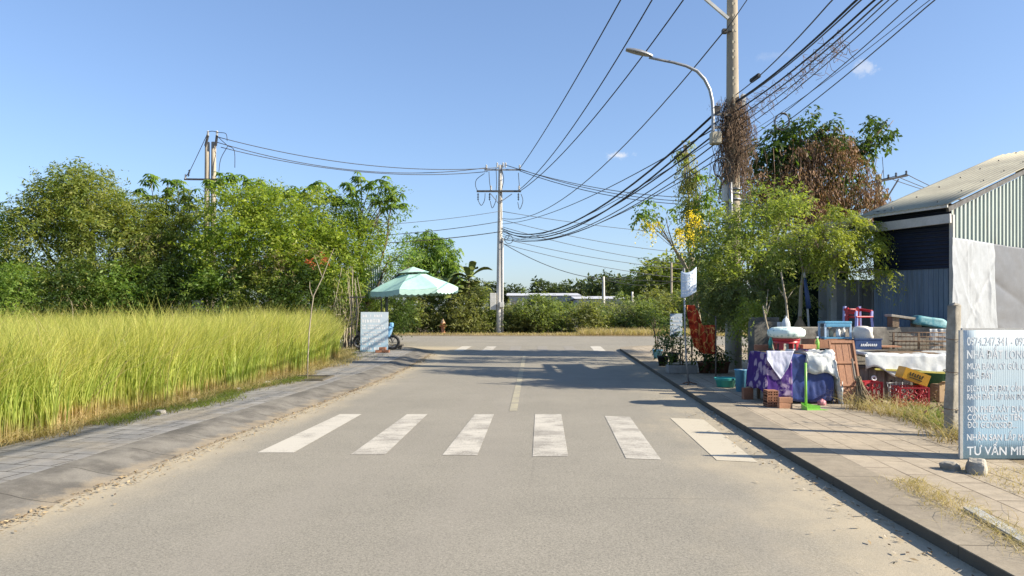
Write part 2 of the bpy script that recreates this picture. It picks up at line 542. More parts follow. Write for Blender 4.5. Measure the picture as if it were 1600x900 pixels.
# one ground sheet to the horizon
MB().add([(-3500, -600, -.12), (3500, -600, -.12), (3500, 5000, -.12), (-3500, 5000, -.12)], [(0, 1, 2, 3)]).build('ground', M_TERR, origin=(0, 0, -.12))['kind'] = 'structure'
road_sheet('road', [(-9, -14), (7, -14), (7, 32.9), (90, 32.9), (90, 45.6), (-90, 45.6), (-90, 32.9), (-9, 32.9)], RZ, M_ASPH)


def arc(cx, cy, r, a0, a1, n=8):
    return [(cx + r * math.cos(R(a0 + (a1 - a0) * i / n)), cy + r * math.sin(R(a0 + (a1 - a0) * i / n))) for i in range(n + 1)]


# right side: granite-like strip and pavers, rounded corner
cornR = arc(5.7, 29.7, 3.2, 180, 90)
cornR2 = arc(5.7, 29.7, 2.72, 180, 90)
sidewalk_r = [(3.2, -14), (3.06, 3.5), (3.0, 6), (2.94, 8.5), (2.92, 12), (2.93, 20)] + cornR2 + [(90, 32.42), (90, 29.6), (7.0, 29.0), (6.6, 27.0), (6.0, 14.5), (4.75, 10.2), (4.6, 8), (4.6, -14)]
road_sheet('sidewalk', sidewalk_r, -.1, M_PAVR, .224)
kerb_r = [(2.86, -14), (2.66, 3.5), (2.55, 6), (2.49, 8.5), (2.46, 12), (2.48, 20)] + cornR + [(90, 32.9), (90, 32.42)] + cornR2[::-1] + [(2.93, 20), (2.92, 12), (2.94, 8.5), (3.0, 6), (3.06, 3.5), (3.2, -14)]
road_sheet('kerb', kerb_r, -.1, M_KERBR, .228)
road_sheet('yard', [(4.6, -14), (4.6, 8), (4.75, 10.2), (6.0, 14.5), (6.6, 27), (7, 29), (90, 29.6), (90, -14)], -.1, M_SOIL, .218)
# left side: rolled kerb that flares round the corner
edge = [(-4.15, -14), (-4.15, 6), (-4.05, 12), (-4.0, 17), (-4.2, 22), (-4.55, 27)] + arc(-9.8, 27.6, 5.2, 0, 80, 8) + [(-20, 33.0), (-90, 33.0)]
epts = [Vector((a, b, 0)) for a, b in edge]


def offset(pts, d):
    r = []
    for i, p in enumerate(pts):
        t = (pts[min(i + 1, len(pts) - 1)] - pts[max(i - 1, 0)]).normalized()
        r.append(p + Vector((-t.y, t.x, 0)) * d)
    return r


# smooth the edge by subdividing
def dens(pts, k=4):
    o = []
    for i in range(len(pts) - 1):
        p0, p1, p2, p3 = pts[max(i - 1, 0)], pts[i], pts[i + 1], pts[min(i + 2, len(pts) - 1)]
        for j in range(k):
            t = j / k
            o.append(.5 * ((2 * p1) + (-p0 + p2) * t + (2 * p0 - 5 * p1 + 4 * p2 - p3) * t * t + (-p0 + 3 * p1 - 3 * p2 + p3) * t ** 3))
    return o + [pts[-1]]


epts = dens(epts, 4)
prof = [(-.10, .02), (0, .046), (.14, .050), (.30, .072), (.44, .105), (.54, .122), (.72, .126)]
mb = MB()
rows = [[p + Vector((0, 0, z + .010 * mn.noise((p.x * 3, p.y * 2.3, off * 3)))) for p in offset(epts, off)] for off, z in prof]
nn = len(epts)
mb.add([p for r_ in rows for p in r_], [(j * nn + i, j * nn + i + 1, (j + 1) * nn + i + 1, (j + 1) * nn + i) for j in range(len(prof) - 1) for i in range(nn - 1)], 0, True)
o = mb.build('kerb', M_KERB, origin=(0, 0, 0)); o.rotation_euler = (0, 0, -TH); o['kind'] = 'structure'
inner = [(p.x, p.y) for p in offset(epts, .70)]
road_sheet('sidewalk', inner[:22] + [(-6.9, 25.5), (-6.25, 20), (-6.05, -14)], -.1, M_PAVL, .22)
road_sheet('sidewalk', inner[21:] + [(-90, 30.5), (-13, 30), (-8.4, 29), (-6.9, 25.5)], -.1, M_PAVL, .218)
road_sheet('field', [(-6.05, -14), (-6.25, 20), (-6.9, 25.5), (-8.4, 29), (-13, 30), (-90, 30.5), (-90, -14)], -.1, M_FIELD, .212)
# far side of the cross street
road_sheet('verge', [(-90, 45.6), (90, 45.6), (90, 70), (-90, 70)], -.1, M_SOIL, .16)

# ================================================================== painted markings
def paint(name, wear, ca=(.43, .40, .335), cb=(.53, .495, .425), road=(.25, .23, .195)):
    m, nt, out = new_mat(name)
    v = coords(nt, 'Object')
    g = noise(nt, v, 45, 4, .75); b = noise(nt, v, 2.0, 5, .65)
    wv = noise(nt, coords(nt, 'Object', (3, 26, 1)), 1.2, 4, .7)
    k = math_(nt, 'ADD', math_(nt, 'MULTIPLY', g, .45), math_(nt, 'ADD', math_(nt, 'MULTIPLY', b, .5), math_(nt, 'MULTIPLY', wv, .45)))
    f = sstep(nt, k, wear, wear + .16)
    c = mixc(nt, g, ca, cb)
    c = mixc(nt, f, road, c)
    principled(nt, out, c, .8, 0, .3, g, .3, .004)
    return m


M_PAINT = [paint('road_paint_fresh', .54), paint('road_paint_worn', .60), paint('road_paint_faded', .68), paint('road_paint_ghost', .82), paint('dusty_road_paint', .52, (.42, .375, .285), (.51, .46, .36), (.33, .28, .20))]
M_YEL = mat('centre_line_paint', (.40, .36, .25), (.30, .275, .215), .85, 4, 50)
M_DUSTPAINT = mat('dusty_paint', (.55, .49, .385), (.46, .40, .30), .85, 2, 50)
def to_uv(p): return (p.x * CT - p.y * ST, p.x * ST + p.y * CT)


# corners surveyed on the ground (stripes 0.4 m wide, about 3.2 m long, worn unevenly)
for q_, mt in ((((402, 707), (459, 707), (565, 647), (531, 647)), M_PAINT[0]), (((548, 710), (602, 710), (668, 647), (636, 647)), M_PAINT[1]), (((691, 711), (746, 711), (772, 647), (742, 647)), M_PAINT[1]),
               (((832, 713), (888, 713), (877, 647), (836, 647)), M_PAINT[1]), (((978, 716), (1033, 718), (984, 651), (945, 650)), M_PAINT[1]), (((1120, 719), (1184, 722), (1099, 655), (1047, 653)), M_PAINT[4])):
    road_sheet('crosswalk_stripe', [to_uv(G(x, y, RZ + .004)) for x, y in q_], RZ + .004, mt)
for i, (xa, xb, xc, xd) in enumerate(((708, 724, 737, 722), (752, 768, 776, 761), (795, 812, 815, 799), (840, 856, 855, 840), (885, 901, 895, 880), (928, 947, 938, 922))):
    road_sheet('crosswalk_stripe', [to_uv(G(x, y, RZ + .004)) for x, y in ((xa, 548.5), (xb, 548.5), (xc, 541), (xd, 541))], RZ + .004, M_PAINT[0] if i in (0, 5) else M_PAINT[1] if i == 1 else M_PAINT[3])
road_sheet('centre_line', [to_uv(G(x, y, RZ + .004)) for x, y in ((795.5, 642), (808, 642), (822, 555), (817, 555))], RZ + .004, M_YEL)
# far-side gutter dust, sandy bits

# ================================================================== grass
def blades(name, pts, h, wdt, lean, material, droop=.35, seg=4, kind='stuff', hvar=.25, bias=(0, 0), rnd=None):
    """grass blades as tapered bent strips; attributes rnd and along (0 root, 1 tip)"""
    n = len(pts); pts = np.asarray(pts, float)
    h = np.broadcast_to(np.asarray(h, float), (n,)) * rng.normal(1, hvar, n).clip(.45, 1.5)
    az = rng.uniform(0, 2 * PI, n)
    ld = np.stack([np.cos(az), np.sin(az), np.zeros(n)], 1) + np.array([bias[0], bias[1], 0])
    ln = np.abs(rng.normal(0, lean, n)) + lean * .4
    t = np.linspace(0, 1, seg + 1)[None, :, None]
    bend = (ln[:, None, None] * (t * .45 + droop * 1.6 * t ** 3)) * h[:, None, None]
    z = h[:, None, None] * (t - .25 * ln[:, None, None] * t ** 3)
    ctr = pts[:, None] + ld[:, None] * bend + np.array([0, 0, 1.0]) * z
    wa = rng.uniform(0, PI, n)
    wv = np.stack([np.cos(wa), np.sin(wa) * .5, np.zeros(n)], 1)[:, None]
    wd = (np.broadcast_to(np.asarray(wdt, float), (n,)) * rng.uniform(.6, 1.3, n))[:, None, None] * (1.0 - t ** 2.2 * .92) * .5
    A, B = ctr - wv * wd, ctr + wv * wd
    Q = np.stack([A[:, :-1], B[:, :-1], B[:, 1:], A[:, 1:]], 2).reshape(-1, 4, 3)
    o0 = pts.mean(0)
    co_ = (Q.reshape(-1, 3) - o0).astype(np.float32); k = len(Q)
    me = bpy.data.meshes.new(name)
    me.vertices.add(k * 4); me.vertices.foreach_set('co', co_.ravel())
    me.loops.add(k * 4); me.loops.foreach_set('vertex_index', np.arange(k * 4, dtype=np.int32))
    me.polygons.add(k); me.polygons.foreach_set('loop_start', np.arange(0, k * 4, 4, dtype=np.int32))
    a = me.attributes.new('rnd', 'FLOAT', 'POINT'); a.data.foreach_set('value', np.repeat(rng.uniform(0, 1, n) if rnd is None else rnd, seg * 4).astype(np.float32))
    tt = np.linspace(0, 1, seg + 1); tq = np.stack([tt[:-1], tt[:-1], tt[1:], tt[1:]], 1).ravel()
    a = me.attributes.new('along', 'FLOAT', 'POINT'); a.data.foreach_set('value', np.tile(tq, n).astype(np.float32))
    me.update(calc_edges=True)
    o = finish(name, me, None, Vector(o0), material)
    if kind: o['kind'] = kind
    return o


def grass_mat(name, roots, mids, tips, patch=True, trans=.45):
    m, nt, out = new_mat(name)
    a = nt.nodes.new('ShaderNodeAttribute'); a.attribute_name = 'rnd'
    b = nt.nodes.new('ShaderNodeAttribute'); b.attribute_name = 'along'
    g = nt.nodes.new('ShaderNodeNewGeometry')
    nz = noise(nt, g.outputs['Position'], 1.6, 4, .6)
    f = math_(nt, 'ADD', math_(nt, 'MULTIPLY', a.outputs['Fac'], .75), math_(nt, 'MULTIPLY', sstep(nt, nz, .3, .7), .25)) if patch else a.outputs['Fac']
    r0 = ramp(nt, f, [(0, roots[0]), (1, roots[1])]); r1 = ramp(nt, f, [(0, mids[0]), (1, mids[1])]); r2 = ramp(nt, f, [(0, tips[0]), (1, tips[1])])
    c = mixc(nt, sstep(nt, math_(nt, 'ADD', b.outputs['Fac'], math_(nt, 'MULTIPLY', math_(nt, 'SUBTRACT', nz, .5), .5)), .10, .36), r0, r1)
    c = mixc(nt, sstep(nt, b.outputs['Fac'], .55, 1.0), c, r2)
    p = nt.nodes.new('ShaderNodeBsdfPrincipled'); nt.links.new(c, p.inputs['Base Color']); p.inputs['Roughness'].default_value = .5; p.inputs['Specular IOR Level'].default_value = .3
    t = nt.nodes.new('ShaderNodeBsdfTranslucent'); nt.links.new(mixc(nt, 1.0, c, (1.35, 1.35, .7), 'MULTIPLY'), t.inputs['Color'])
    mx = nt.nodes.new('ShaderNodeMixShader'); mx.inputs[0].default_value = trans
    nt.links.new(p.outputs[0], mx.inputs[1]); nt.links.new(t.outputs[0], mx.inputs[2]); nt.links.new(mx.outputs[0], out.inputs['Surface'])
    return m


M_GRASS = grass_mat('tall_grass', ((.58, .42, .24), (.40, .37, .14)), ((.55, .55, .15), (.18, .29, .045)), ((.66, .58, .18), (.32, .37, .08)))
M_DRY = grass_mat('dry_grass', ((.30, .22, .11), (.34, .27, .14)), ((.46, .37, .19), (.36, .31, .13)), ((.52, .43, .25), (.40, .35, .17)))
M_WEED = grass_mat('green_weeds', ((.20, .17, .06), (.18, .18, .05)), ((.20, .23, .05), (.12, .19, .035)), ((.26, .27, .07), (.17, .22, .05)))


def uvpts(u, v, z):
    return np.stack([u * CT + v * ST, -u * ST + v * CT, np.broadcast_to(z, u.shape)], 1)


def edge_u(v):       # ragged front of the tall grass
    return np.interp(v, [0, 7, 9, 12, 15, 18, 21, 24, 26], [-6.3, -6.3, -6.35, -6.15, -6.05, -6.15, -6.45, -7.1, -8.6]) + .12 * np.sin(v * 2.3) + .08 * np.sin(v * 5.1 + 1)


pp = []
vt_ = rng.uniform(5.5, 25.2, 2500); ut_ = edge_u(vt_) - np.abs(rng.normal(0, .8, len(vt_))) - .05
v_ = np.repeat(vt_, 14) + rng.normal(0, .06, 35000); u_ = np.repeat(ut_, 14) + rng.normal(0, .06, 35000)
tuft = np.repeat(rng.uniform(0, 1, 2500), 14)
pp.append((u_, v_))
v_ = rng.uniform(4.0, 28.0, 64000); u_ = edge_u(np.minimum(v_, 25)) - rng.uniform(.4, 17, len(v_))
k = (u_ * CT + v_ * ST) > -.95 * (-u_ * ST + v_ * CT) - .8
k &= v_ < 25.5 + .25 * np.abs(u_ + 7)
pp.append((u_[k], v_[k]))
u_ = np.concatenate([a for a, _ in pp]); v_ = np.concatenate([b for _, b in pp])
hh = 1.19 + .26 * np.array([mn.noise((float(a) * .8, float(b) * .8, 0)) for a, b in zip(u_, v_)]) + .07 * np.clip((v_ - 8) / 10, 0, 1)
hh *= np.where(u_ > edge_u(v_) - .25, .86, 1.0)
g = blades('tall_grass', uvpts(u_, v_, .11), hh, .0165, .15, M_GRASS, .75, 5, hvar=.14, rnd=np.concatenate([np.clip(tuft * .45 + rng.uniform(0, .55, len(tuft)), 0, 1), rng.uniform(0, 1, len(u_) - len(tuft))]))
tag(g, 'tall yellow green rice-like grass filling the field beside the grey pavement', 'grass')

v_ = rng.uniform(6, 25, 1500); u_ = edge_u(v_) - np.abs(rng.normal(0, 1.1, len(v_)))
tag(blades('straw_stems', uvpts(u_, v_, .11), 1.38, .011, .32, M_DRY, .9, 6, hvar=.16), 'bleached bent stems with seed heads scattered through the tall grass', 'grass')
pp = []
v_ = rng.uniform(5.5, 26, 6000); u_ = edge_u(v_) + rng.uniform(-.35, .30, len(v_)) * np.where(v_ > 20, 2.2, 1)
pp.append(uvpts(u_, v_, .115))
v_ = rng.uniform(22, 28.5, 5000); u_ = -7.4 + rng.uniform(-2.6, 1.15, len(v_)) - (v_ - 22) * .22
pp.append(uvpts(u_, v_, .115))
g = blades('dry_grass_verge', np.concatenate(pp), .19, .010, .9, M_DRY, .6, 3)
tag(g, 'low dry straw grass fringing the foot of the tall grass', 'grass')
v_ = rng.uniform(9.5, 16.5, 3400); u_ = -5.85 + .18 * np.sin(v_ * 1.7) + rng.normal(0, .16, len(v_))
v2 = rng.uniform(23, 28, 2600); u2 = -7.3 + rng.normal(0, .6, len(v2)) - (v2 - 23) * .2
g = blades('low_green_weeds', np.concatenate([uvpts(u_, v_, .122), uvpts(u2, v2, .12)]), .085 , .010, 1.1, M_WEED, .6, 3)
tag(g, 'low creeping green weeds spreading over the grey pavement edge', 'weeds')
# far verge beyond the cross street
v_ = rng.uniform(46.2, 49.5, 15000); u_ = rng.uniform(-14, 20, len(v_)); k = (u_ > 0) | (rng.uniform(0, 1, len(u_)) < .3); v_, u_ = v_[k], u_[k]
tag(blades('verge_grass', uvpts(u_, v_, .06), np.where((u_ > 1.5) & (u_ < 9), .42, .14), .03, .6, M_DRY, .6, 3), 'dry tan grass strip across the side street below the bushes', 'grass')
# right: weeds between kerb strip and slabs, tufts at the yard edge
v_ = rng.uniform(4.6, 6.9, 1300); u_ = 3.06 + rng.normal(0, .10, len(v_)) + (v_ - 5.8) * .03
v2 = rng.uniform(6.0, 7.5, 900); u2 = rng.uniform(3.8, 4.9, len(v2))
v3 = rng.uniform(8.0, 9.4, 500); u3 = rng.uniform(4.35, 5.6, len(v3))
a = tag(blades('dry_weeds', np.concatenate([uvpts(u_, v_, .12), uvpts(u2, v2, .115)]), .07, .006, 1.2, M_DRY, .7, 3), 'sparse dry weeds in the joints of the tan pavement', 'weeds')
k_ = rng.integers(0, 9, 750); v4 = np.array([11.9, 11.5, 11.2, 11.7, 10.6, 10.1, 9.4, 8.9, 11.0])[k_] + rng.normal(0, .13, 750); u4 = np.array([4.75, 4.95, 4.72, 4.62, 4.95, 4.85, 4.9, 4.8, 4.9])[k_] + rng.normal(0, .12, 750)
a = tag(blades('straw_tufts', np.concatenate([uvpts(u4, v4, .118), uvpts(u3, v3, .118)]), .26, .009, .75, M_DRY, .8, 4), 'straw coloured grass tufts in front of the red crates', 'grass')
v4 = rng.uniform(8.8, 11.3, 900); u4 = 4.95 + (v4 - 9) * .10 + rng.normal(.15, .2, len(v4))
a = tag(blades('yard_weeds', uvpts(u4, v4, .118), .2, .016, .8, M_WEED, .6, 3), 'small green weeds at the foot of the concrete post', 'weeds')

# leaf litter in the gutters
def litter(name, pts, size, cols, label):
    n = len(pts); az = rng.uniform(0, 2 * PI, n); s = size * rng.uniform(.4, 1.4, n)
    d = np.stack([np.cos(az), np.sin(az), rng.normal(0, .25, n)], 1) * s[:, None]
    e = np.stack([-np.sin(az), np.cos(az), rng.normal(0, .25, n)], 1) * (s * .38)[:, None]
    p = pts + np.array([0, 0, .016])
    Q = np.stack([p - d, p + e, p + d, p - e], 1)
    o = quads_object(name, Q, rng.uniform(0, 1, n), leaf_mat(name, cols, .1, .8)); o['kind'] = 'stuff'
    return tag(o, label, 'litter')


v_ = rng.uniform(5, 27, 3400); u_ = np.interp(v_, [0, 6, 12, 17, 22, 27], [-4.15, -4.15, -4.05, -4.0, -4.2, -4.55]) + np.abs(rng.normal(0, .16, len(v_))) - .04
litter('leaf_litter', uvpts(u_, v_, RZ), .020, [(.10, .065, .035), (.30, .22, .12), (.42, .33, .2)], 'dead leaf litter lying along the rolled kerb gutter')
v_ = rng.uniform(3.5, 12, 420); u_ = np.interp(v_, [3.5, 6, 8.5, 12], [2.66, 2.55, 2.49, 2.46]) - np.abs(rng.normal(0, .2, len(v_))) - .02
litter('gutter_litter', uvpts(u_, v_, RZ), .024, [(.10, .065, .035), (.30, .22, .12), (.5, .45, .36)], 'scraps of leaves and paper in the shaded gutter')
# ================================================================== trees and shrubs
M_BARK = mat('bark', (.22, .17, .12), (.12, .095, .07), .9, 5, 30, bstr=.7, stretch=(1, 1, .25))
M_BARKP = mat('pale_bark', (.40, .35, .27), (.26, .22, .16), .9, 6, 30, bstr=.5, stretch=(1, 1, .3))
L_OLIVE = leaf_mat('leaf_olive', [(0.095, 0.143, 0.035), (0.151, 0.204, 0.048), (0.231, 0.263, 0.069), (0.303, 0.294, 0.096)])
L_MID = leaf_mat('leaf_mid', [(0.075, 0.140, 0.032), (0.127, 0.215, 0.045), (0.187, 0.274, 0.057), (0.238, 0.296, 0.081)])
L_BRIGHT = leaf_mat('leaf_bright', [(0.126, 0.205, 0.033), (0.207, 0.288, 0.045), (0.282, 0.345, 0.059), (0.356, 0.379, 0.089)])
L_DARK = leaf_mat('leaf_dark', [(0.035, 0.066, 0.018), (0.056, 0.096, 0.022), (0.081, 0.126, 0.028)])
L_BLUE = leaf_mat('leaf_palmate', [(0.065, 0.104, 0.039), (0.098, 0.143, 0.050), (0.130, 0.182, 0.055)])
L_LEAFY = leaf_mat('leaf_small_green', [(0.104, 0.159, 0.043), (0.171, 0.232, 0.061), (0.256, 0.305, 0.091), (0.329, 0.354, 0.122)])
L_SCRUB = [leaf_mat('leaf_scrub_green', [(.11, .16, .05), (.17, .22, .07), (.24, .28, .10)]), leaf_mat('leaf_scrub_olive', [(.12, .145, .05), (.19, .21, .075), (.27, .275, .11)])]
L_GREY = leaf_mat('leaf_greyish', [(.13, .16, .085), (.20, .22, .13), (.30, .31, .2)])
L_FEATH = leaf_mat('leaf_feathery', [(0.154, 0.212, 0.034), (0.246, 0.293, 0.051), (0.338, 0.362, 0.071)], .4)
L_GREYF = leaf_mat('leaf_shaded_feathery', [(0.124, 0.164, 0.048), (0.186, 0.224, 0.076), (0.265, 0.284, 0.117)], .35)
L_BROWN = leaf_mat('leaf_dead', [(.11, .06, .036), (.19, .108, .062), (.27, .165, .098), (.33, .215, .135)], .15, .8)
L_TAN = leaf_mat('leaf_tan', [(.14, .115, .05), (.20, .17, .08), (.26, .22, .11)], .2, .8)
L_YEL = leaf_mat('petal_yellow', [(.62, .46, .02), (.80, .66, .05), (.70, .62, .12)], .35)
L_RED = leaf_mat('leaf_red', [(.35, .07, .03), (.5, .14, .06)], .35)
M_STRAND = mat('dead_vine_stem', (.20, .135, .09), (.12, .08, .055), .9, 8, 40)


def blob(px, py, d, rx, ry, rz):     # rx, rz in photo pixels; ry in metres of depth
    return (P(px, py, d), (rx / FPX * d, ry, rz / FPX * d))


def tree(name, label, cat, base, blobs, leaf, bark=M_BARK, r0=.14, group=None, fork=.45, stems=1, extra=(), twigs=2, crown_name='crown', **kw):
    root = thing(name, label, cat, base, group)
    woody(root, base, blobs, r0, bark, fork, 'trunk', twigs, stems)
    Q, rr = crown(blobs, **kw)
    quads_object(crown_name, Q, rr, leaf, root)
    for nm, bl, lf, k in extra:
        Q, rr = crown(bl, **k)
        q_ = quads_object(nm, Q, rr, lf, root)
        if nm == 'seed_pods': q_['kind'] = 'stuff'
    return root


def palmate(pts, size, k=8, fold=.35):
    """umbrella-like compound leaves"""
    Qs = []
    for p, s in zip(pts, np.broadcast_to(size, len(pts))):
        tilt = rng.normal(0, .25, 2)
        a = np.linspace(0, 2 * PI, k, endpoint=False) + rng.uniform(0, 1)
        d = np.stack([np.cos(a), np.sin(a), -fold - .15 * rng.uniform(0, 1, k) + tilt[0] * np.cos(a) + tilt[1] * np.sin(a)], 1)
        wv = np.stack([-np.sin(a), np.cos(a), np.zeros(k)], 1)
        b = np.asarray(p)[None]
        m_ = b + d * s * .5 + np.array([0, 0, .08 * s]); t_ = b + d * s + np.array([0, 0, -.22 * s])
        Qs.append(np.stack([np.repeat(b, k, 0), m_ + wv * s * .17, t_, m_ - wv * s * .17], 1))
    Q = np.concatenate(Qs)
    return Q, np.repeat(rng.uniform(0, 1, len(pts)), k)


TK = dict(dens=9.5, csize=.42, per=11, n=7, ll=.17, lw=.060, L=.5, droop=.35)
# --- the thicket behind the tall grass
tree('thicket_tree', 'big olive green tree with a rounded top at the grass field edge', 'tree', G(135, 535, .1) + V(-1.5, 5, 0),
     [blob(120, 330, 33, 62, 1.9, 60), blob(70, 380, 32, 55, 1.6, 70), blob(170, 390, 32, 55, 1.7, 80), blob(95, 310, 33, 34, 1.1, 28), blob(135, 298, 33.5, 42, 1.2, 36), blob(140, 450, 31, 80, 1.5, 42), blob(45, 345, 32.5, 20, .8, 24)], L_OLIVE, r0=.2, **TK)
tree('thicket_tree', 'dark glossy tree cut by the frame beside the big olive green tree', 'tree', P(-25, 527, 31.5),
     [blob(-20, 410, 31.5, 36, 1.6, 70), blob(-30, 355, 31.5, 34, 1.2, 40), blob(0, 455, 30.5, 35, 1.2, 40)], L_MID, r0=.16, **TK)
tree('thicket_tree', 'olive tree hung with tan seed pods between twin pole and big tree', 'tree', P(235, 526, 33),
     [blob(225, 385, 33, 48, 1.6, 55), blob(255, 420, 32, 55, 1.5, 55), blob(205, 340, 33, 32, 1.1, 36), blob(285, 395, 33, 36, 1.3, 50), blob(262, 345, 33.5, 36, 1.2, 30), blob(300, 335, 33.5, 26, 1, 26)], L_OLIVE, r0=.14,
     extra=[('seed_pods', [blob(245, 405, 31.4, 60, .8, 45)], L_TAN, dict(dens=1.8, csize=.35, per=6, n=4, ll=.26, lw=.05, L=.25, droop=1.2, hang=1.2, upb=-.3))], **TK)
tree('thicket_tree', 'bright green tree covering the lower half of the twin pole', 'tree', P(370, 527, 31.5),
     [blob(365, 350, 31.5, 50, 1.6, 52), blob(410, 385, 31, 52, 1.6, 55), blob(345, 405, 31, 45, 1.4, 55), blob(440, 340, 32, 40, 1.3, 42), blob(395, 318, 32.5, 38, 1.2, 28)], L_BRIGHT, r0=.16, **TK)
tree('thicket_tree', 'bushy yellow green tree with reddish withered patches inside its crown', 'tree', P(480, 527, 31),
     [blob(480, 385, 31, 52, 1.6, 58), blob(520, 420, 30.5, 50, 1.5, 50), blob(500, 340, 32, 44, 1.3, 40), blob(450, 420, 30, 42, 1.3, 50), blob(555, 375, 31.5, 40, 1.3, 40)], L_BRIGHT, r0=.16,
     extra=[('withered_leaves', [blob(435, 432, 28.9, 38, .5, 34), blob(478, 402, 29.3, 26, .5, 16), blob(385, 425, 29.3, 24, .4, 24)], L_TAN, dict(dens=4, csize=.3, per=10, n=6, ll=.12, lw=.045, L=.35, droop=.6))], **TK)
tree('airy_tree', 'airy tree leaning over the parasol with long open branches', 'tree', P(560, 528, 31.5),
     [blob(590, 335, 31.5, 44, 1.2, 30), blob(612, 318, 31.5, 22, .8, 22), blob(560, 330, 32, 32, 1, 24), blob(610, 400, 31, 38, 1.2, 32), blob(640, 418, 31, 30, 1, 26), blob(568, 395, 31.5, 42, 1.4, 40)], L_MID, r0=.13, fork=.3, twigs=4, dens=3.4, csize=.36, per=9, n=7, ll=.15, lw=.055, L=.5, droop=.25)
# umbrella-leaved saplings poking above the thicket
def palmate_sapling(px, base_d, heads, label, group):
    b = P(px, 400, base_d); b.z = .1
    root = thing('cassava_like_sapling', label, 'sapling', b, group)
    mb = MB(); pts = []
    fork = P(px, 372, base_d)
    limb(mb, b, fork, .05, .035, 7, .03)
    for hx, hy, n in heads:
        h = P(hx, hy, base_d + random.uniform(-.4, .4))
        limb(mb, fork, h, .03, .012, 6, .06, 5, .15)
        for _ in range(n + 3):
            pts.append(h + Vector((random.uniform(-.22, .22), random.uniform(-.3, .3), random.uniform(-.3, .25))))
    mb.build('stem', M_BARK, root)
    Q, rr = palmate(pts, .24 + .12 * rng.uniform(0, 1, len(pts)))
    quads_object('leaves', Q, rr, L_MID, root)


palmate_sapling(245, 34, [(234, 276, 5), (222, 293, 3), (240, 310, 5), (262, 288, 4)], 'sapling whose umbrella-like leaves stand alone highest against the sky', 'umbrella-leaved saplings')
palmate_sapling(268, 34, [(265, 300, 5), (280, 290, 4), (296, 300, 4), (300, 318, 4), (262, 325, 4), (283, 335, 3)], 'umbrella-leaved sapling just before the twin pole, reaching towards its crossarm', 'umbrella-leaved saplings')
palmate_sapling(375, 33, [(345, 278, 6), (365, 275, 6), (387, 282, 5), (408, 290, 5), (330, 290, 4), (420, 295, 4)], 'umbrella-leaved sapling rising past the twin pole on its road side', 'umbrella-leaved saplings')
palmate_sapling(500, 33, [(455, 296, 5), (480, 300, 5), (495, 290, 5), (520, 300, 4), (440, 300, 5), (465, 310, 5)], 'umbrella-leaved sapling over the yellow green bushy tree', 'umbrella-leaved saplings')
palmate_sapling(560, 32, [(545, 290, 4), (562, 276, 4), (580, 288, 5), (600, 284, 5), (612, 300, 5), (530, 312, 5), (590, 305, 5), (555, 305, 4), (623, 312, 5), (605, 320, 5)], 'umbrella-leaved sapling with open limbs above the mint parasol', 'umbrella-leaved saplings')

# understorey bushes along the grass
BK = dict(dens=9, csize=.34, per=11, n=7, ll=.13, lw=.055, L=.4, droop=.4)
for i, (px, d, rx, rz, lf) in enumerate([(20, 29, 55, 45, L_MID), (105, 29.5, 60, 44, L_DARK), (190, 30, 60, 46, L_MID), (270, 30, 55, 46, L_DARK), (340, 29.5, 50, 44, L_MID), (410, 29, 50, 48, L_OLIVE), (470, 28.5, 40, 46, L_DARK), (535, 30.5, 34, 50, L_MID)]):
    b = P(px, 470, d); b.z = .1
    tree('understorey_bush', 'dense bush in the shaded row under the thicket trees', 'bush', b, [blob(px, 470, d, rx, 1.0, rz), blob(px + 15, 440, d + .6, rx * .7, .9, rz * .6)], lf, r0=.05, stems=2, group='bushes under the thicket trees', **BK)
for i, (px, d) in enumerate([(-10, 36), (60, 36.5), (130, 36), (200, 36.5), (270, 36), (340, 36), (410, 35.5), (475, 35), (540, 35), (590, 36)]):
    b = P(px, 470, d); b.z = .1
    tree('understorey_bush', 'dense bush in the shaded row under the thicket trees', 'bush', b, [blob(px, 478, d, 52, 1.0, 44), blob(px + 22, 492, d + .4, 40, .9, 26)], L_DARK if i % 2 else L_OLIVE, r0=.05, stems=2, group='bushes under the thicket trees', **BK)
b = G(5, 560, .1) + V(-1, 6, 0); b = P(-5, 505, 20.5); b.z = .1
tree('round_shrub', 'round bright shrub rising above the grass at the frame edge', 'bush', b, [blob(0, 492, 20.5, 24, .5, 22)], L_BRIGHT, r0=.04, stems=2, dens=9, csize=.18, per=9, n=6, ll=.09, lw=.035, L=.25)
# dry straggly bush in front of the dark foot of the thicket
b = P(112, 500, 27.5); b.z = .1
tree('straggly_bush', 'pale straggly half dead bush standing behind the tall grass', 'bush', b, [blob(112, 470, 27.5, 20, .5, 26)], L_TAN, r0=.03, stems=3, bark=M_BARKP, dens=3, csize=.3, per=6, n=5, ll=.12, lw=.03, L=.4)
# creeper wall beside the stall, with hanging bare vines
b = P(540, 520, 29.2); b.z = .1
r_ = tree('creeper_thicket', 'creeper covered thicket with bare hanging stems beside the tin banner', 'creeper', b,
          [blob(545, 440, 29.4, 26, .5, 50), blob(525, 470, 29, 22, .5, 40), blob(560, 490, 29.6, 16, .4, 30)], L_OLIVE, r0=.04, stems=3, bark=M_BARKP, twigs=5, dens=2.6, csize=.3, per=7, n=6, ll=.12, lw=.05, L=.4, droop=1.0, hang=.6)
mb = MB()
for i in range(16):
    a = P(random.uniform(515, 572), random.uniform(415, 465), 29 + random.uniform(-.3, .6)); z = random.uniform(.1, 1.2)
    mb.tube([a, a.lerp(V(a.x + random.uniform(-.4, .4), a.y, z), .5) + V(random.uniform(-.15, .15), 0, 0), V(a.x + random.uniform(-.4, .4), a.y, z)], .009, 4)
mb.build('hanging_stems', M_BARKP, r_)

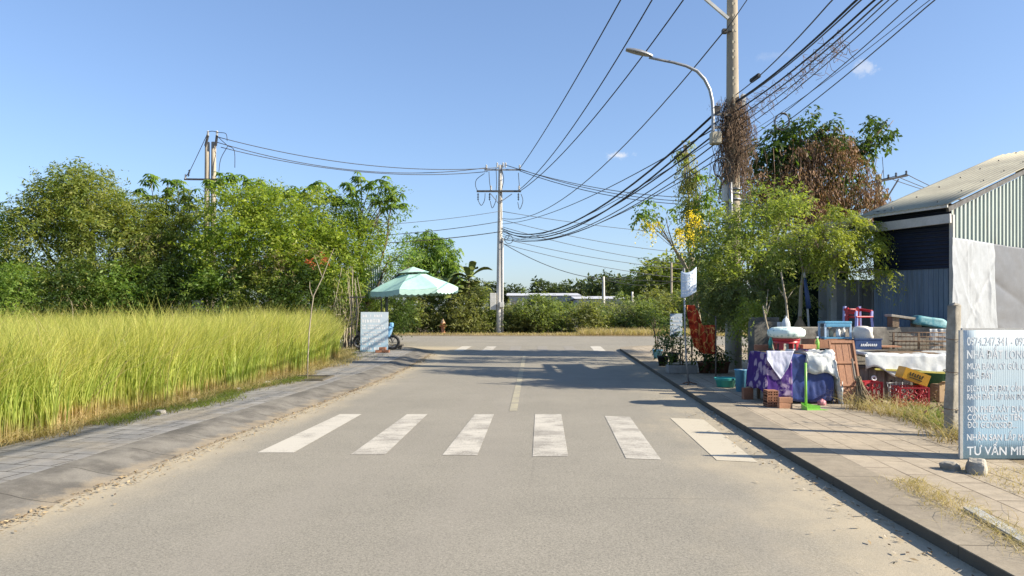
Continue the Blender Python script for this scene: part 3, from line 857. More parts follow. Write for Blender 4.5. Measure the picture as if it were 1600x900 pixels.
# --- trees past the parasol, before the middle pole
tree('upright_tree', 'fresh green leafy tree rising behind the mint parasol', 'tree', P(672, 520, 55),
     [blob(668, 392, 55, 20, 1.2, 28), blob(690, 405, 55, 20, 1.2, 34), blob(655, 420, 55, 20, 1.1, 26), blob(675, 445, 55, 28, 1.2, 18), blob(706, 432, 55, 12, 1, 30)], L_MID, r0=.13, dens=5, csize=.4, per=10, n=7, ll=.3, lw=.11, L=.5, droop=.7, hang=.5)
tree('upright_tree', 'slim tree with soft pale leaves between airy tree and fresh green tree', 'tree', P(640, 520, 52),
     [blob(640, 395, 52, 14, 1, 26), blob(628, 420, 52, 16, 1, 22)], L_MID, r0=.1, dens=3, csize=.45, per=9, n=7, ll=.2, lw=.08, L=.5, droop=.3)
# banana clump
b = P(722, 512, 52.5); b.z = .1
root = thing('banana_plant', 'clump of banana plants with torn upright leaves near the power pole', 'banana plant', b)
mb = MB(); ml = MB()
for sx_, sy_, hgt in ((-.55, 0, 3.3), (.15, .35, 2.7), (.5, -.2, 3.7), (-.1, -.4, 2.2), (-1.1, .3, 2.6)):
    s0 = b + V(sx_, sy_, 0); top = s0 + V(random.uniform(-.25, .25), random.uniform(-.1, .1), hgt)
    mb.tube([s0 - V(0, 0, .05), s0.lerp(top, .5), top], [.12, .10, .06], 8)
    for j in range(8):
        az = j * 2.4 + sx_ * 9; ev = random.uniform(.55, 1.3)
        dv = V(math.cos(az) * math.cos(ev), math.sin(az) * math.cos(ev), math.sin(ev)); ln = random.uniform(1.7, 2.6); wd = random.uniform(.22, .34)
        sd_ = dv.cross(V(0, 0, 1)).normalized(); sd_ = (sd_ + V(0, 0, random.uniform(-.5, .5))).normalized()
        def fn(s, t, top=top, dv=dv, ln=ln, wd=wd, sd_=sd_):
            c = top + dv * ln * t + V(0, 0, -.50 * ln * t ** 2.4)
            ww = .02 + wd * math.sin(PI * min(1, max(0, t - .12) / .88)) ** .6 * (1 + .35 * mn.noise((t * 16, s * 3, ln * 9)))
            return c + sd_ * ww * (s - .5) * 2 + V(0, 0, -.10 * abs(s - .5) * 2 * wd * 2)
        ml.grid(fn, 4, 14)
mb.build('stem', M_BARK, root)
M_BAN = mat('banana_leaf', (.10, .15, .035), (.17, .19, .05), .5, 3, 30, spec=.4)
ml.build('leaves', M_BAN, root)

# --- bushes along the far side of the cross street
HK = dict(dens=7, csize=.58, inner=.25, per=10, n=7, ll=.20, lw=.085, L=.45, droop=.35)
spec_ = [(612, 480, 34, 42, L_MID), (650, 484, 34, 38, L_OLIVE), (690, 482, 34, 38, L_MID), (725, 484, 30, 36, L_OLIVE), (757, 488, 28, 32, L_BRIGHT), (800, 496, 30, 22, L_BRIGHT), (838, 478, 30, 22, L_MID), (832, 500, 26, 18, L_BRIGHT), (868, 496, 30, 18, L_OLIVE), (905, 495, 30, 18, L_OLIVE), (944, 495, 26, 19, L_MID), (972, 494, 24, 22, L_GREY), (1005, 488, 28, 24, L_OLIVE), (1035, 488, 26, 26, L_BRIGHT), (1075, 480, 34, 34, L_MID), (1130, 480, 36, 36, L_OLIVE), (1190, 478, 40, 38, L_MID), (785, 484, 22, 12, L_OLIVE), (880, 481, 26, 7, L_MID), (930, 481, 24, 7, L_OLIVE), (990, 478, 28, 10, L_MID), (1020, 466, 28, 14, L_OLIVE)]
for i, (px, py, rx, rz, lf) in enumerate(spec_):
    d = 51.5 + (i % 3) * .9 + (5 if i >= 17 else 0)
    b = P(px, py, d); b.z = .06
    lf = lf if lf is L_GREY else L_SCRUB[i % 2]
    if lf is L_GREY:
        tree('roadside_bush', 'pale silvery leaved bush standing out among the green roadside bushes', 'bush', b, [blob(px, py, d, rx, 1.2, rz)], lf, r0=.05, stems=3, bark=M_BARKP, **HK)
    else:
        tree('roadside_bush', 'green bush in the tangled row across the side street', 'bush', b, [blob(px, py + 4, d, rx * .8, 1.2, rz * .8), blob(px + rx * .4, py + rz * .55, d - .7, rx * .7, .9, rz * .5), blob(px + random.uniform(-.7, .7) * rx, py - rz * random.uniform(.2, .7), d, rx * .35, .6, rz * .4), blob(px + random.uniform(-1, 1) * rx, py + rz * .4, d - .9, rx * .4, .6, rz * .4)], lf, r0=.05, stems=2, group='bushes across the side street', **HK)
# tall grass ground cover behind them
FK = dict(dens=1.3, csize=.9, per=9, n=6, ll=.55, lw=.26, L=.9, droop=.3)
b = P(1030, 470, 78); b.z = 0
tree('field_tree', 'round green tree standing beyond the bushes next to the sign stand', 'tree', b, [blob(1030, 440, 78, 30, 2.5, 30), blob(1050, 425, 78, 24, 2, 24), blob(1005, 452, 78, 26, 2, 22), blob(1085, 440, 78, 40, 2.5, 34)], L_OLIVE, r0=.22, **FK)
L_FAR = leaf_mat('leaf_far', [(.050, .075, .035), (.075, .10, .042), (.10, .13, .055)])
for i, (px, py, rx, rz, d) in enumerate([(845, 452, 22, 12, 210), (803, 458, 14, 8, 230), (880, 456, 14, 8, 240), (905, 450, 24, 14, 205), (940, 447, 22, 18, 190), (968, 452, 20, 17, 180), (995, 452, 22, 18, 170), (1045, 448, 30, 20, 200), (1100, 446, 40, 24, 200), (770, 456, 24, 12, 230), (730, 455, 26, 14, 220), (925, 456, 20, 10, 235)]):
    b = P(px, py, d); b.z = -.1
    tree('distant_tree', 'small distant tree in the line behind the white factory roofs', 'tree', b, [blob(px, py, d, rx, 3.0, rz), blob(px + rx * .4, py + 4, d, rx * .7, 2.5, rz * .8)], L_FAR, r0=.3, group='distant trees by the factory', dens=.45, csize=1.3, per=8, n=6, ll=1.1, lw=.5, L=1.4)

# ================================================================== right-hand vegetation
# big dark tree smothered in dead creeper
b = P(1265, 500, 25.5); b.z = .1
root = tree('creeper_smothered_tree', 'large dark leafed tree smothered in rust brown dead creeper behind the stall', 'tree', b,
     [blob(1262, 218, 25.5, 48, 1.3, 34), blob(1225, 250, 25.5, 44, 1.2, 34), blob(1300, 262, 25.5, 46, 1.3, 50), blob(1210, 300, 25.5, 40, 1.2, 40), blob(1265, 320, 26, 70, 1.4, 50), blob(1340, 235, 25.5, 26, .8, 20), blob(1362, 212, 25.5, 20, .6, 16), blob(1385, 190, 25.5, 18, .5, 11), blob(1330, 320, 26, 36, 1, 36), blob(1195, 265, 25.5, 26, .8, 40), blob(1250, 205, 25.5, 30, 1, 22)],
     L_DARK, r0=.2, fork=.6, dens=4.2, csize=.34, per=10, n=7, ll=.19, lw=.085, L=.4, droop=.5, hang=.5)
Q, rr = crown([blob(1250, 290, 24.3, 58, .35, 62), blob(1308, 272, 24.4, 52, .4, 62), blob(1350, 312, 24.6, 40, .4, 32), blob(1205, 285, 24.4, 34, .3, 26), blob(1290, 225, 24.6, 40, .3, 28), blob(1262, 345, 24.2, 26, .3, 40), blob(1372, 325, 24.8, 18, .4, 14), blob(1385, 332, 24.8, 12, .3, 8), blob(1190, 310, 24.4, 22, .3, 26)],
              dens=11, csize=.24, per=12, n=7, ll=.105, lw=.032, L=.4, droop=1.5, hang=1.3, upb=-.3)
quads_object('dead_creeper', Q, rr, L_BROWN, root)
mb = MB()
for i in range(160):
    px = random.choice([random.gauss(1262, 16), random.gauss(1225, 18), random.uniform(1200, 1380)]); py = random.uniform(230, 320)
    a = P(px, py, 24.2 + random.uniform(-.3, .4)); ln = random.uniform(.5, 2.2)
    mb.tube([a, a + V(random.uniform(-.1, .1), random.uniform(-.05, .05), -ln * .5), a + V(random.uniform(-.15, .15), 0, -ln)], .011, 3, cap=False)
mb.build('hanging_vine_stems', M_STRAND, root)

# yellow-green tree around the concrete pole
b = P(1205, 560, 18.2); b.z = .12
tree('leafy_tree', 'sunlit yellow green tree with small leaves wrapping the near concrete pole', 'tree', b,
     [blob(1195, 322, 17.8, 38, .9, 34), blob(1225, 345, 17.8, 34, .8, 34), blob(1165, 360, 17.6, 36, .9, 36), blob(1130, 375, 17.6, 34, .8, 40), blob(1110, 410, 17.4, 30, .8, 34), blob(1150, 415, 17.2, 44, .9, 34), blob(1195, 390, 17.4, 40, .8, 34), blob(1235, 310, 18.2, 24, .7, 22), blob(1095, 380, 17.8, 18, .6, 26), blob(1125, 440, 17.6, 32, .6, 22), blob(1172, 435, 17.5, 30, .6, 20)],
     L_LEAFY, M_BARKP, r0=.075, fork=.5, twigs=3, dens=12, csize=.21, per=11, n=7, ll=.085, lw=.038, L=.27, droop=.3)
# moringa-like feathery trees
def feathery(name, label, base, bend, blobs, leaf, r0=.05, cluster=26, spray=9):
    root = thing(name, label, 'tree', base)
    mb = MB()
    limb(mb, base - V(0, 0, .08), bend, r0, r0 * .7, 7, .04)
    Qs, rs = [], []
    for c, r in blobs:
        pts = limb(mb, bend, Vector(c), r0 * .55, r0 * .2, 6, .08)
        k = int(cluster * (r[0] * r[2]) ** .5 / .45)
        cc, outd = ellipsoid(c, r, k, .3)
        for q, u in zip(cc, outd):
            mb.tube([pts[4], Vector(pts[4]).lerp(Vector(q), .6) + V(0, 0, .06), q], [r0 * .15, r0 * .1, .004], 4, cap=False)
        o = np.repeat(cc, spray, 0); m_ = len(o)
        d = np.repeat(outd, spray, 0) * .8 + rng.normal(0, .55, (m_, 3)) + np.array([0, 0, .05])
        Q, rr = sprays(o, d, rng.uniform(.28, .48, m_), 16, .060, .024, .75, 1.0, .35, .22, np.repeat(rng.uniform(0, 1, k), spray))
        Qs.append(Q); rs.append(rr)
    mb.build('trunk', M_BARKP, root)
    quads_object('crown', np.concatenate(Qs), np.concatenate(rs), leaf, root)
    return root


b = P(1247, 560, 15.4); b.z = .12
feathery('feathery_tree', 'feathery leaved tree on a leaning thin trunk, spreading before the awning pole', b, P(1256, 425, 15.3),
         [blob(1300, 350, 15, 40, .5, 22), blob(1290, 378, 14.8, 44, .5, 26), blob(1335, 360, 15, 32, .5, 24), blob(1340, 390, 14.6, 26, .4, 24), blob(1310, 396, 14.6, 28, .4, 18), blob(1374, 425, 14.6, 10, .3, 12), blob(1250, 385, 15.2, 34, .5, 26), blob(1365, 385, 15, 14, .3, 20)], L_FEATH)
b = P(1222, 575, 16.6); b.z = .12
feathery('feathery_tree', 'dull feathery tree drooping in front of the concrete pole foot', b, P(1212, 480, 16.4),
         [blob(1150, 458, 16.8, 46, .5, 24), blob(1112, 455, 17.0, 30, .4, 22), blob(1180, 448, 16.4, 44, .5, 22), blob(1222, 462, 16.4, 34, .5, 16), blob(1146, 476, 17.0, 30, .4, 18), blob(1195, 472, 16.8, 26, .4, 16)], L_GREYF, .04, 44)
b = P(1168, 560, 15.6); b.z = .12
feathery('feathery_sprig', 'bright feathery sprig catching the sun against the concrete pole', b, P(1172, 500, 15.6),
         [blob(1170, 490, 15.5, 20, .3, 22), blob(1182, 502, 15.5, 14, .25, 20)], L_FEATH, .02, 26)
# thin pale stems standing before the block wall
for pts, lab in (([(1216, 576), (1206, 540), (1196, 500), (1192, 478)], 'thin pale bent stem before the stained concrete block'),
                 ([(1236, 545), (1232, 510), (1228, 470), (1220, 425)], 'thin yellowish speckled stem before the stall wall')):
    d = 14.4; b = P(pts[0][0] + 3, 570, d); b.z = .12
    root = thing('slender_stem', lab, 'sapling', b)
    mb = MB(); mb.tube([b - V(0, 0, .05)] + [P(x, y, d) for x, y in pts], [.028, .026, .024, .02, .014], 7)
    for i in range(6):
        x, y = pts[2][0] + random.uniform(-14, 14), pts[2][1] - random.uniform(10, 50)
        mb.tube([P(pts[2][0], pts[2][1], d), P(x, y, d + .1)], [.008, .004], 4)
    mb.build('stem', M_BARKP, root)
    c, rr = crown([blob(pts[3][0], pts[3][1], d, 22, .3, 16)], dens=6, csize=.15, per=6, n=8, ll=.06, lw=.022, L=.25, droop=.6)
    quads_object('leaves', c, rr, L_GREYF, root)

# golden shower tree: pale trunk hidden behind the leafy tree, yellow flower strings
b = P(1105, 560, 21.5); b.z = .12
gb = [blob(1078, 345, 21.5, 18, .5, 34), blob(1072, 385, 21.5, 18, .4, 18), blob(1100, 330, 21.6, 20, .5, 22), blob(1020, 332, 21.3, 20, .4, 9), blob(1040, 340, 21.4, 14, .35, 14), blob(1008, 342, 21.3, 10, .3, 12), blob(1110, 290, 21.6, 12, .4, 24), blob(1095, 300, 21.6, 14, .4, 30)]
root = tree('golden_shower_tree', 'slender tree with hanging strings of yellow blossom beside the concrete pole', 'tree', b, gb, L_MID, M_BARKP, r0=.06, fork=.55, twigs=3, dens=5, csize=.2, per=8, n=7, ll=.13, lw=.06, L=.26, droop=.6, hang=.6)
Q, rr = crown([blob(1012, 343, 21.1, 5, .12, 12), blob(1080, 348, 21.0, 11, .2, 20), blob(1070, 362, 21.0, 7, .2, 16), blob(1026, 352, 21.1, 5, .12, 8)], dens=30, csize=.08, per=9, n=6, ll=.05, lw=.045, L=.25, droop=1.5, hang=.8, upb=-.6)
quads_object('yellow_blossom', Q, rr, L_YEL, root)
# climbing vine column
b = P(1078, 400, 21.8)
root = thing('vine_column', 'narrow column of climbing vine dangling from the cables beside the concrete pole', 'vine', P(1076, 560, 21.8) * 1.0)
Q, rr = crown([blob(1071, 240, 21.8, 8, .16, 20), blob(1076, 270, 21.8, 14, .22, 26), blob(1077, 300, 21.8, 15, .25, 28), blob(1080, 335, 21.8, 11, .22, 34)], dens=36, csize=.14, per=10, n=7, ll=.075, lw=.038, L=.22, droop=1.2, hang=.8, upb=-.2)
quads_object('vine_leaves', Q, rr, leaf_mat('vine_leaf', [(.15, .19, .06), (.22, .26, .07), (.30, .30, .13), (.28, .22, .11)]), root)
mb = MB()
for i in range(9):
    x = random.uniform(-6, 6)
    mb.tube([P(1070 + x * .4, 226, 21.8), P(1074 + x, 280, 21.8), P(1078 - x, 340, 21.8), P(1080 + x, 430, 21.8), V(P(1081, 500, 21.8).x, 21.8, .12)], .014, 5)
mb.build('vine_stems', M_BARKP, root)

# foliage behind the pole and bushes shading the pavement
b = P(1140, 560, 22.5); b.z = .1
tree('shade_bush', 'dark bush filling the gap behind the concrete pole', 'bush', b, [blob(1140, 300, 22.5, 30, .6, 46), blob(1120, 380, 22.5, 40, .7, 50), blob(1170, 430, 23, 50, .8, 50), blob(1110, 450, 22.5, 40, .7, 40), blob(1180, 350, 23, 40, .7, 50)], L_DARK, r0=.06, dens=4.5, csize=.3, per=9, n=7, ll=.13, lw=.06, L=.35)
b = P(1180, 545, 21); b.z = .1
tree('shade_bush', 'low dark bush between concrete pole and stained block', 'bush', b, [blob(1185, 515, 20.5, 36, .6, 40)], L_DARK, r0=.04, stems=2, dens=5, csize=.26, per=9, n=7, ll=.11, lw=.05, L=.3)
# brown twiggy bush by the concrete post
b = P(1512, 690, 9.0); b.z = .12
tree('dry_bush', 'withered brown twiggy bush tangled behind the big blue sign', 'bush', b, [blob(1506, 560, 9.6, 10, .2, 36), blob(1500, 620, 9.3, 18, .3, 44), blob(1505, 672, 9.0, 18, .25, 30)], L_BROWN, r0=.02, stems=3, twigs=8, bark=M_STRAND, dens=7, csize=.16, per=6, n=6, ll=.055, lw=.02, L=.22, droop=.6)

# ================================================================== young plants by the left pavement
b = G(480, 592, .12)
root = thing('bare_sapling', 'bare crooked pale sapling with a few red leaves, planted in the pavement pit', 'sapling', b)
d = b.y
mb = MB()
mb.tube([b - V(0, 0, .06), P(481, 560, d), P(483, 520, d), P(487, 482, d), P(490, 462, d), P(503, 435, d), P(512, 412, d), P(522, 388, d)], [.015, .015, .014, .013, .012, .010, .007, .003], 7)
mb.tube([P(489, 466, d), P(484, 450, d), P(484, 440, d)], [.01, .007, .004], 5)
mb.tube([P(503, 432, d), P(498, 418, d), P(491, 398, d)], [.009, .007, .003], 5)
mb.build('stem', M_BARKP, root)
Q, rr = crown([blob(500, 404, d, 9, .15, 4), blob(486, 409, d, 6, .1, 3)], dens=8, csize=.06, per=4, n=5, ll=.06, lw=.025, L=.12)
quads_object('leaves', Q, rr, L_RED, root)
b = G(197, 648, .11) + V(-.1, .5, 0); d = b.y
root = thing('milkweed_plant', 'grey leaved milkweed standing in front of the tall grass', 'plant', b)
mb = MB(); tops = []
for dx, ty in ((0, 548), (-8, 570), (7, 575), (3, 560)):
    mb.tube([b, P(195 + dx * .5, 610, d), P(197 + dx, ty, d)], [.012, .01, .005], 5)
    tops += [P(197 + dx * t, 640 + (ty - 640) * t, d) for t in np.linspace(.35, 1, 7)]
mb.build('stem', M_BARKP, root)
o = np.repeat(np.array([list(t) for t in tops]), 4, 0)
Q, rr = sprays(o, rng.normal(0, 1, (len(o), 3)) + np.array([0, 0, .4]), .12, 2, .13, .065, .2)
quads_object('leaves', Q, rr, leaf_mat('leaf_milkweed', [(.22, .27, .13), (.33, .36, .22), (.42, .44, .30)]), root)
# ================================================================== poles, lamp, wires
M_CONC = mat('pole_concrete', (.40, .35, .27), (.30, .26, .20), .9, 1.5, 40, bstr=.4, stretch=(1, 1, .3))
M_CONCW = mat('white_concrete', (.62, .60, .56), (.48, .46, .42), .9, 1.2, 30, bstr=.4, stretch=(1, 1, .4))
M_STEEL = mat('galvanised_steel', (.36, .37, .38), (.28, .29, .30), .45, 8, 60, metal=.6, spec=.4)
M_DKSTEEL = mat('dark_steel', (.10, .10, .10), (.06, .055, .05), .6, 8, 60, metal=.4)
M_PORC = mat('porcelain', (.62, .60, .56), (.5, .48, .44), .3, 10, 60, spec=.5)
M_RUBBER = mat('black_rubber', (.02, .02, .022), (.03, .03, .03), .6, 10, 60)
M_WIRE = mat('cable_black', (.018, .018, .02), (.03, .03, .032), .6, 10, 60)
M_WIREG = mat('cable_grey', (.06, .062, .068), (.09, .092, .095), .5, 10, 60)
M_BOXW = mat('box_white', (.62, .62, .60), (.50, .50, .47), .5, 3, 40)
M_BOXB = mat('box_beige', (.46, .42, .32), (.36, .32, .24), .6, 4, 40)


def cyl_pole(root, base, top, r0, r1, m, name='shaft', n=16):
    mb = MB(); base = Vector(base); top = Vector(top)
    mb.tube([base - V(0, 0, .2)] + [base.lerp(top, i / 8) for i in range(9)], [r0] + [r0 + (r1 - r0) * i / 8 for i in range(9)], n)
    return mb.build(name, m, root)


def insulator(root, p, L=.45, m=None, name='insulator', axis=(0, 0, -1)):
    mb = MB(); a = Vector(axis).normalized(); p = Vector(p)
    mb.tube([p, p + a * L], .025, 6)
    for i in range(4):
        q = p + a * L * (.18 + .21 * i)
        mb.tube([q - a * .02, q, q + a * .035], [.03, .085, .03], 10)
    return mb.build(name, m or M_RUBBER, root)


def wiggle(root, pts, r=.014, name='jumper_wire', m=None):
    pts = [Vector(p) for p in pts]; o = []
    for i in range(len(pts) - 1):
        p0, p1, p2, p3 = pts[max(i - 1, 0)], pts[i], pts[i + 1], pts[min(i + 2, len(pts) - 1)]
        for j in range(5):
            t = j / 5
            o.append(.5 * ((2 * p1) + (-p0 + p2) * t + (2 * p0 - 5 * p1 + 4 * p2 - p3) * t * t + (-p0 + 3 * p1 - 3 * p2 + p3) * t ** 3))
    mb = MB(); mb.tube(o + [pts[-1]], r, 5)
    return mb.build(name, m or M_WIRE, root)


# ---- middle pole across the side street
D = 51.0
base = P(779.5, 520, D); base.z = .06
MPX = base.x
mp_ = thing('power_pole', 'white concrete power pole with two crossarms standing across the side street', 'power pole', base)
cyl_pole(mp_, base, P(782, 258, D), .215, .135, M_CONCW)
def arm(root, y, x0, x1, d, dy=-.16, s=.1, m=M_STEEL):
    mb = MB(); a, b = P(x0, y, d), P(x1, y, d); a.y += dy; b.y += dy
    mb.bar(a, b, s); mb.build('crossarm', m, root)
    return a, b
arm(mp_, 266, 757, 814, D); arm(mp_, 299.5, 745, 814, D, -.2, .12, M_DKSTEEL)
for x0, y0, x1, y1 in ((766, 302, 778, 317), (800, 303, 780, 317)):
    mb = MB(); mb.bar(P(x0, y0, D - .24), P(x1, y1, D - .24), .05); mb.build('brace', M_STEEL, mp_)
for x in (747, 765, 810): insulator(mp_, P(x, 301.5, D - .2), .52)
for x in (767, 811): insulator(mp_, P(x, 298, D - .2), .36, M_PORC, axis=(0, 0, 1))
for x in (777, 786, 790): insulator(mp_, P(x, 262, D - .1), .36, M_PORC, axis=(0, 0, 1))
for x in (760, 812): insulator(mp_, P(x, 265, D - .2), .34, M_PORC, axis=(0, 0, 1))
q = D - .22
for pts in ([(757, 271), (745, 280), (743, 290), (747, 300)], [(764, 268), (765, 285), (767, 297)], [(747, 313), (752, 321), (757, 313), (758, 302)], [(766, 314), (769, 325), (774, 316), (776, 305)], [(810, 270), (811, 285), (812, 294)], [(809, 316), (812, 327), (817, 314), (814, 303)], [(783, 262), (787, 280), (783, 305), (784, 345)], [(775, 262), (776, 285), (775, 300)]):
    wiggle(mp_, [P(x, y, q) for x, y in pts], .022)
for c, s, m_, nm in (((770.5, 471, D - .1), (.42, .3, 1.15), M_BOXW, 'meter_box'), ((784, 476, D - .3), (.30, .22, .36), M_BOXW, 'junction_box')):
    mb = MB(); mb.box(P(*c), s); mb.build(nm, m_, mp_, bevel=.02)
mb = MB(); mb.tube([P(785.5, 520, D - .15), P(785.5, 372, D - .15)], .055, 8); mb.build('conduit', M_BOXW, mp_)
for x, y in ((789, 362), (795, 368)):
    mb = MB(); mb.torus(P(x, y + 6, D - .35), .28, .02, Matrix.Rotation(PI / 2, 3, 'X')); mb.build('cable_coil', M_WIRE, mp_)

# ---- twin pole behind the thicket
D2 = 44.0
base = P(326, 530, D2); base.z = .1
tp = thing('twin_power_pole', 'twin concrete power pole rising out of the thicket trees', 'power pole', base)
for x in (322.5, 332.5):
    b = P(x, 500, D2); b.z = .1
    cyl_pole(tp, b, P(x + 1.5, 222, D2), .19, .135, M_CONC)
mb = MB(); mb.bar(P(288, 280, D2 - .22), P(366, 281, D2 - .22), .10); mb.build('crossarm', M_DKSTEEL, tp)
for xa, xb in ((321, 325), (337, 339)):
    mb = MB(); mb.bar(P(xa, 228, D2 - .2), P(xb, 212, D2 - .2), .11); mb.build('top_bracket', M_DKSTEEL, tp)
for x in (325, 339): insulator(tp, P(x, 213, D2 - .2), .34, M_PORC, axis=(0, 0, 1))
for x in (290, 362): insulator(tp, P(x, 281, D2 - .22), .34, M_PORC, axis=(0, 0, 1))
insulator(tp, P(294, 276, D2 - .25), .42, axis=(.2, 0, 1))
q = D2 - .25
for pts in ([(325, 207), (312, 235), (296, 268), (290, 275)], [(325, 206), (332, 205), (342, 207), (353, 209), (355, 220)], [(356, 228), (345, 248), (342, 268)], [(356, 228), (366, 235), (367, 262)], [(339, 212), (345, 218), (356, 228)]):
    wiggle(tp, [P(x, y, q) for x, y in pts], .02)
mb = MB(); mb.box(P(310, 478, 30.0), (.42, .22, .42)); mb.box(P(310, 470, 30), (.48, .28, .04))
b = P(308, 480, 30.0); b.z = .1
mbx = thing('meter_post', 'white meter box on a thin pale post at the foot of the thicket', 'meter box', b)
mb.build('meter_box', M_BOXW, mbx, bevel=.012)
mb = MB(); mb.tube([b, P(308, 447, 30.1)], .05, 8); mb.build('post', M_BOXW, mbx)

# ---- near pole with the street lamp
D3 = 19.3
base = P(1146, 560, D3); base.z = .12
np_ = thing('concrete_pole', 'tall near concrete pole wrapped with dead vines carrying the cable bundle', 'power pole', base)
topz = 12.3
top = V(P(1143.5, 0, D3).x, D3, topz)
cyl_pole(np_, base, top, .215, .112, M_CONC, n=20)
mb = MB()
for i in range(34):
    z = 3.9 + i * .23 + (.07 if i % 3 == 0 else 0)
    t = (z - .12) / (topz - .12); x = base.x + (top.x - base.x) * t; r = .215 + (.112 - .215) * t
    mb.box((x - .02, D3 - r - .001, z), (.05, .012, .07)); mb.box((x + .01, D3 - r + .004, z + .0), (.03, .014, .045), mi=1)
mb.build('climbing_holes', [M_BOXB, M_DKSTEEL], np_)
mb = MB(); a = V(top.x, D3 - .18, 12.0); mb.bar(a + V(-2.2, 0, 0), a + V(1.2, 0, 0), .10); mb.build('crossarm', M_STEEL, np_)
mb = MB(); mb.bar(P(1138, 29, D3 - .14), P(1095, -8, D3 - .14), .07); mb.build('brace', M_BOXW, np_)
mb = MB(); mb.box(P(1132, 49, D3 - .1), (.12, .14, .10)); mb.tube([P(1130, 49, D3 - .1), P(1150, 49, D3 - .13)], .018, 6); mb.build('wire_bracket', M_DKSTEEL, np_)
for i, (x, y, s, m_) in enumerate([(1161, 157, (.10, .14, .30), M_BOXW), (1134, 302, (.16, .2, .42), M_BOXW), (1120, 172, (.14, .14, .2), M_DKSTEEL)]):
    mb = MB(); mb.box(P(x, y, D3 - .12), s); mb.build('equipment_box', m_, np_, bevel=.01)
mb = MB(); mb.tube([P(1141, 285, D3 - .26), P(1142, 320, D3 - .26), P(1142, 420, D3 - .27)], .05, 8); mb.build('conduit', M_STEEL, np_)
mb = MB()
for z in (296, 303, 312): mb.tube([P(1146, z - 1, D3), P(1146, z + 1.5, D3)], .205, 18)
mb.build('steel_strap', M_STEEL, np_)
for x in (1060, 1112, 1182): insulator(np_, V(P(x, 0, D3).x, D3 - .18, 12.05), .3, M_PORC, axis=(0, 0, 1))
# dead vine wrapping
mb = MB()
for i in range(1000):
    a = random.uniform(0, 2 * PI); py = 280 - 130 * random.random() ** .75; rr_ = random.uniform(.17, .30) if random.random() < .75 else random.uniform(.3, .5)
    rr_ *= .75 + .45 * math.sin(PI * min(1, max(0, (300 - py) / 150))) + .25 * mn.noise((py * .03, a, 0))
    p = P(1148, py, D3) + V(math.cos(a) * rr_, math.sin(a) * rr_, 0)
    pts = [p]; ln = random.uniform(.15, .9)
    for k in range(5): pts.append(pts[-1] + V(random.gauss(0, .045), random.gauss(0, .03), -ln / 5 + random.gauss(0, .04)))
    mb.tube(pts, random.uniform(.003, .008), 3, cap=False)
mb.build('dead_vine', M_STRAND, np_)
Q, rr = crown([(P(1148, 185, D3), (.32, .3, .55)), (P(1148, 225, D3), (.34, .3, .5)), (P(1150, 265, D3), (.27, .26, .5)), (P(1128, 165, D3), (.25, .2, .2))], dens=34, csize=.13, per=10, n=6, ll=.05, lw=.015, L=.22, droop=1.4, hang=1.2, upb=-.4, jit=.7)
quads_object('dead_vine_leaves', Q, rr, leaf_mat('dry_vine_leaf', [(.12, .085, .06), (.20, .145, .105), (.28, .21, .15)], .1, .8), np_)
# lamp
lb = P(1114, 226, D3 - .3)
lamp = thing('street_lamp', 'grey street lamp on a curved arm fixed to the near concrete pole', 'street lamp', P(1130, 215, D3 - .25))
pts = [P(x, y, D3 - .3) for x, y in ((1113.5, 222), (1114, 200), (1114, 178), (1113, 158), (1109, 140), (1101, 124), (1089, 111), (1072, 103), (1052, 97.5), (1034, 94), (1014, 90))]
mb = MB(); mb.tube(pts, [.042] * 7 + [.038, .036, .034, .032], 10); mb.build('arm', M_STEEL, lamp)
a, b = P(978, 78, D3 - .3), P(1020, 88, D3 - .3); dv = (b - a).normalized(); sdv = V(0, 1, 0); upv = sdv.cross(dv) * -1
if upv.z < 0: upv = -upv
def lampfn(zs):
    def fn(s, t):
        wv = .13 * math.sin(PI * min(1, .12 + .88 * t)) ** .45
        th = .085 * math.sin(PI * min(1, .10 + .84 * t)) ** .5
        an = PI * s
        return a + dv * (b - a).length * t + sdv * wv * math.cos(an) + upv * th * math.sin(an) * zs
    return fn
mb = MB(); mb.grid(lampfn(1.0), 12, 12); mb.build('housing', M_STEEL, lamp)
mb = MB(); mb.grid(lampfn(-.45), 12, 12); mb.build('lens', mat('lamp_lens', (.35, .35, .34), (.25, .25, .24), .3, 5, 30), lamp)
mb = MB(); mb.bar(P(1114, 200, D3 - .3), P(1146, 196, D3 - .2), .06); mb.bar(P(1114, 178, D3 - .3), P(1146, 180, D3 - .2), .06); mb.build('clamp', M_DKSTEEL, lamp)
mb = MB(); mb.prism([(P(x, 0, D3 - .45).x, D3 - .45 + yy) for x, yy in ((1112, 0), (1128, 0), (1128, .25), (1112, .25))], P(0, 226, D3 - .3).z, P(0, 207, D3 - .3).z); mb.build('ballast_box', M_BOXB, lamp, bevel=.03)

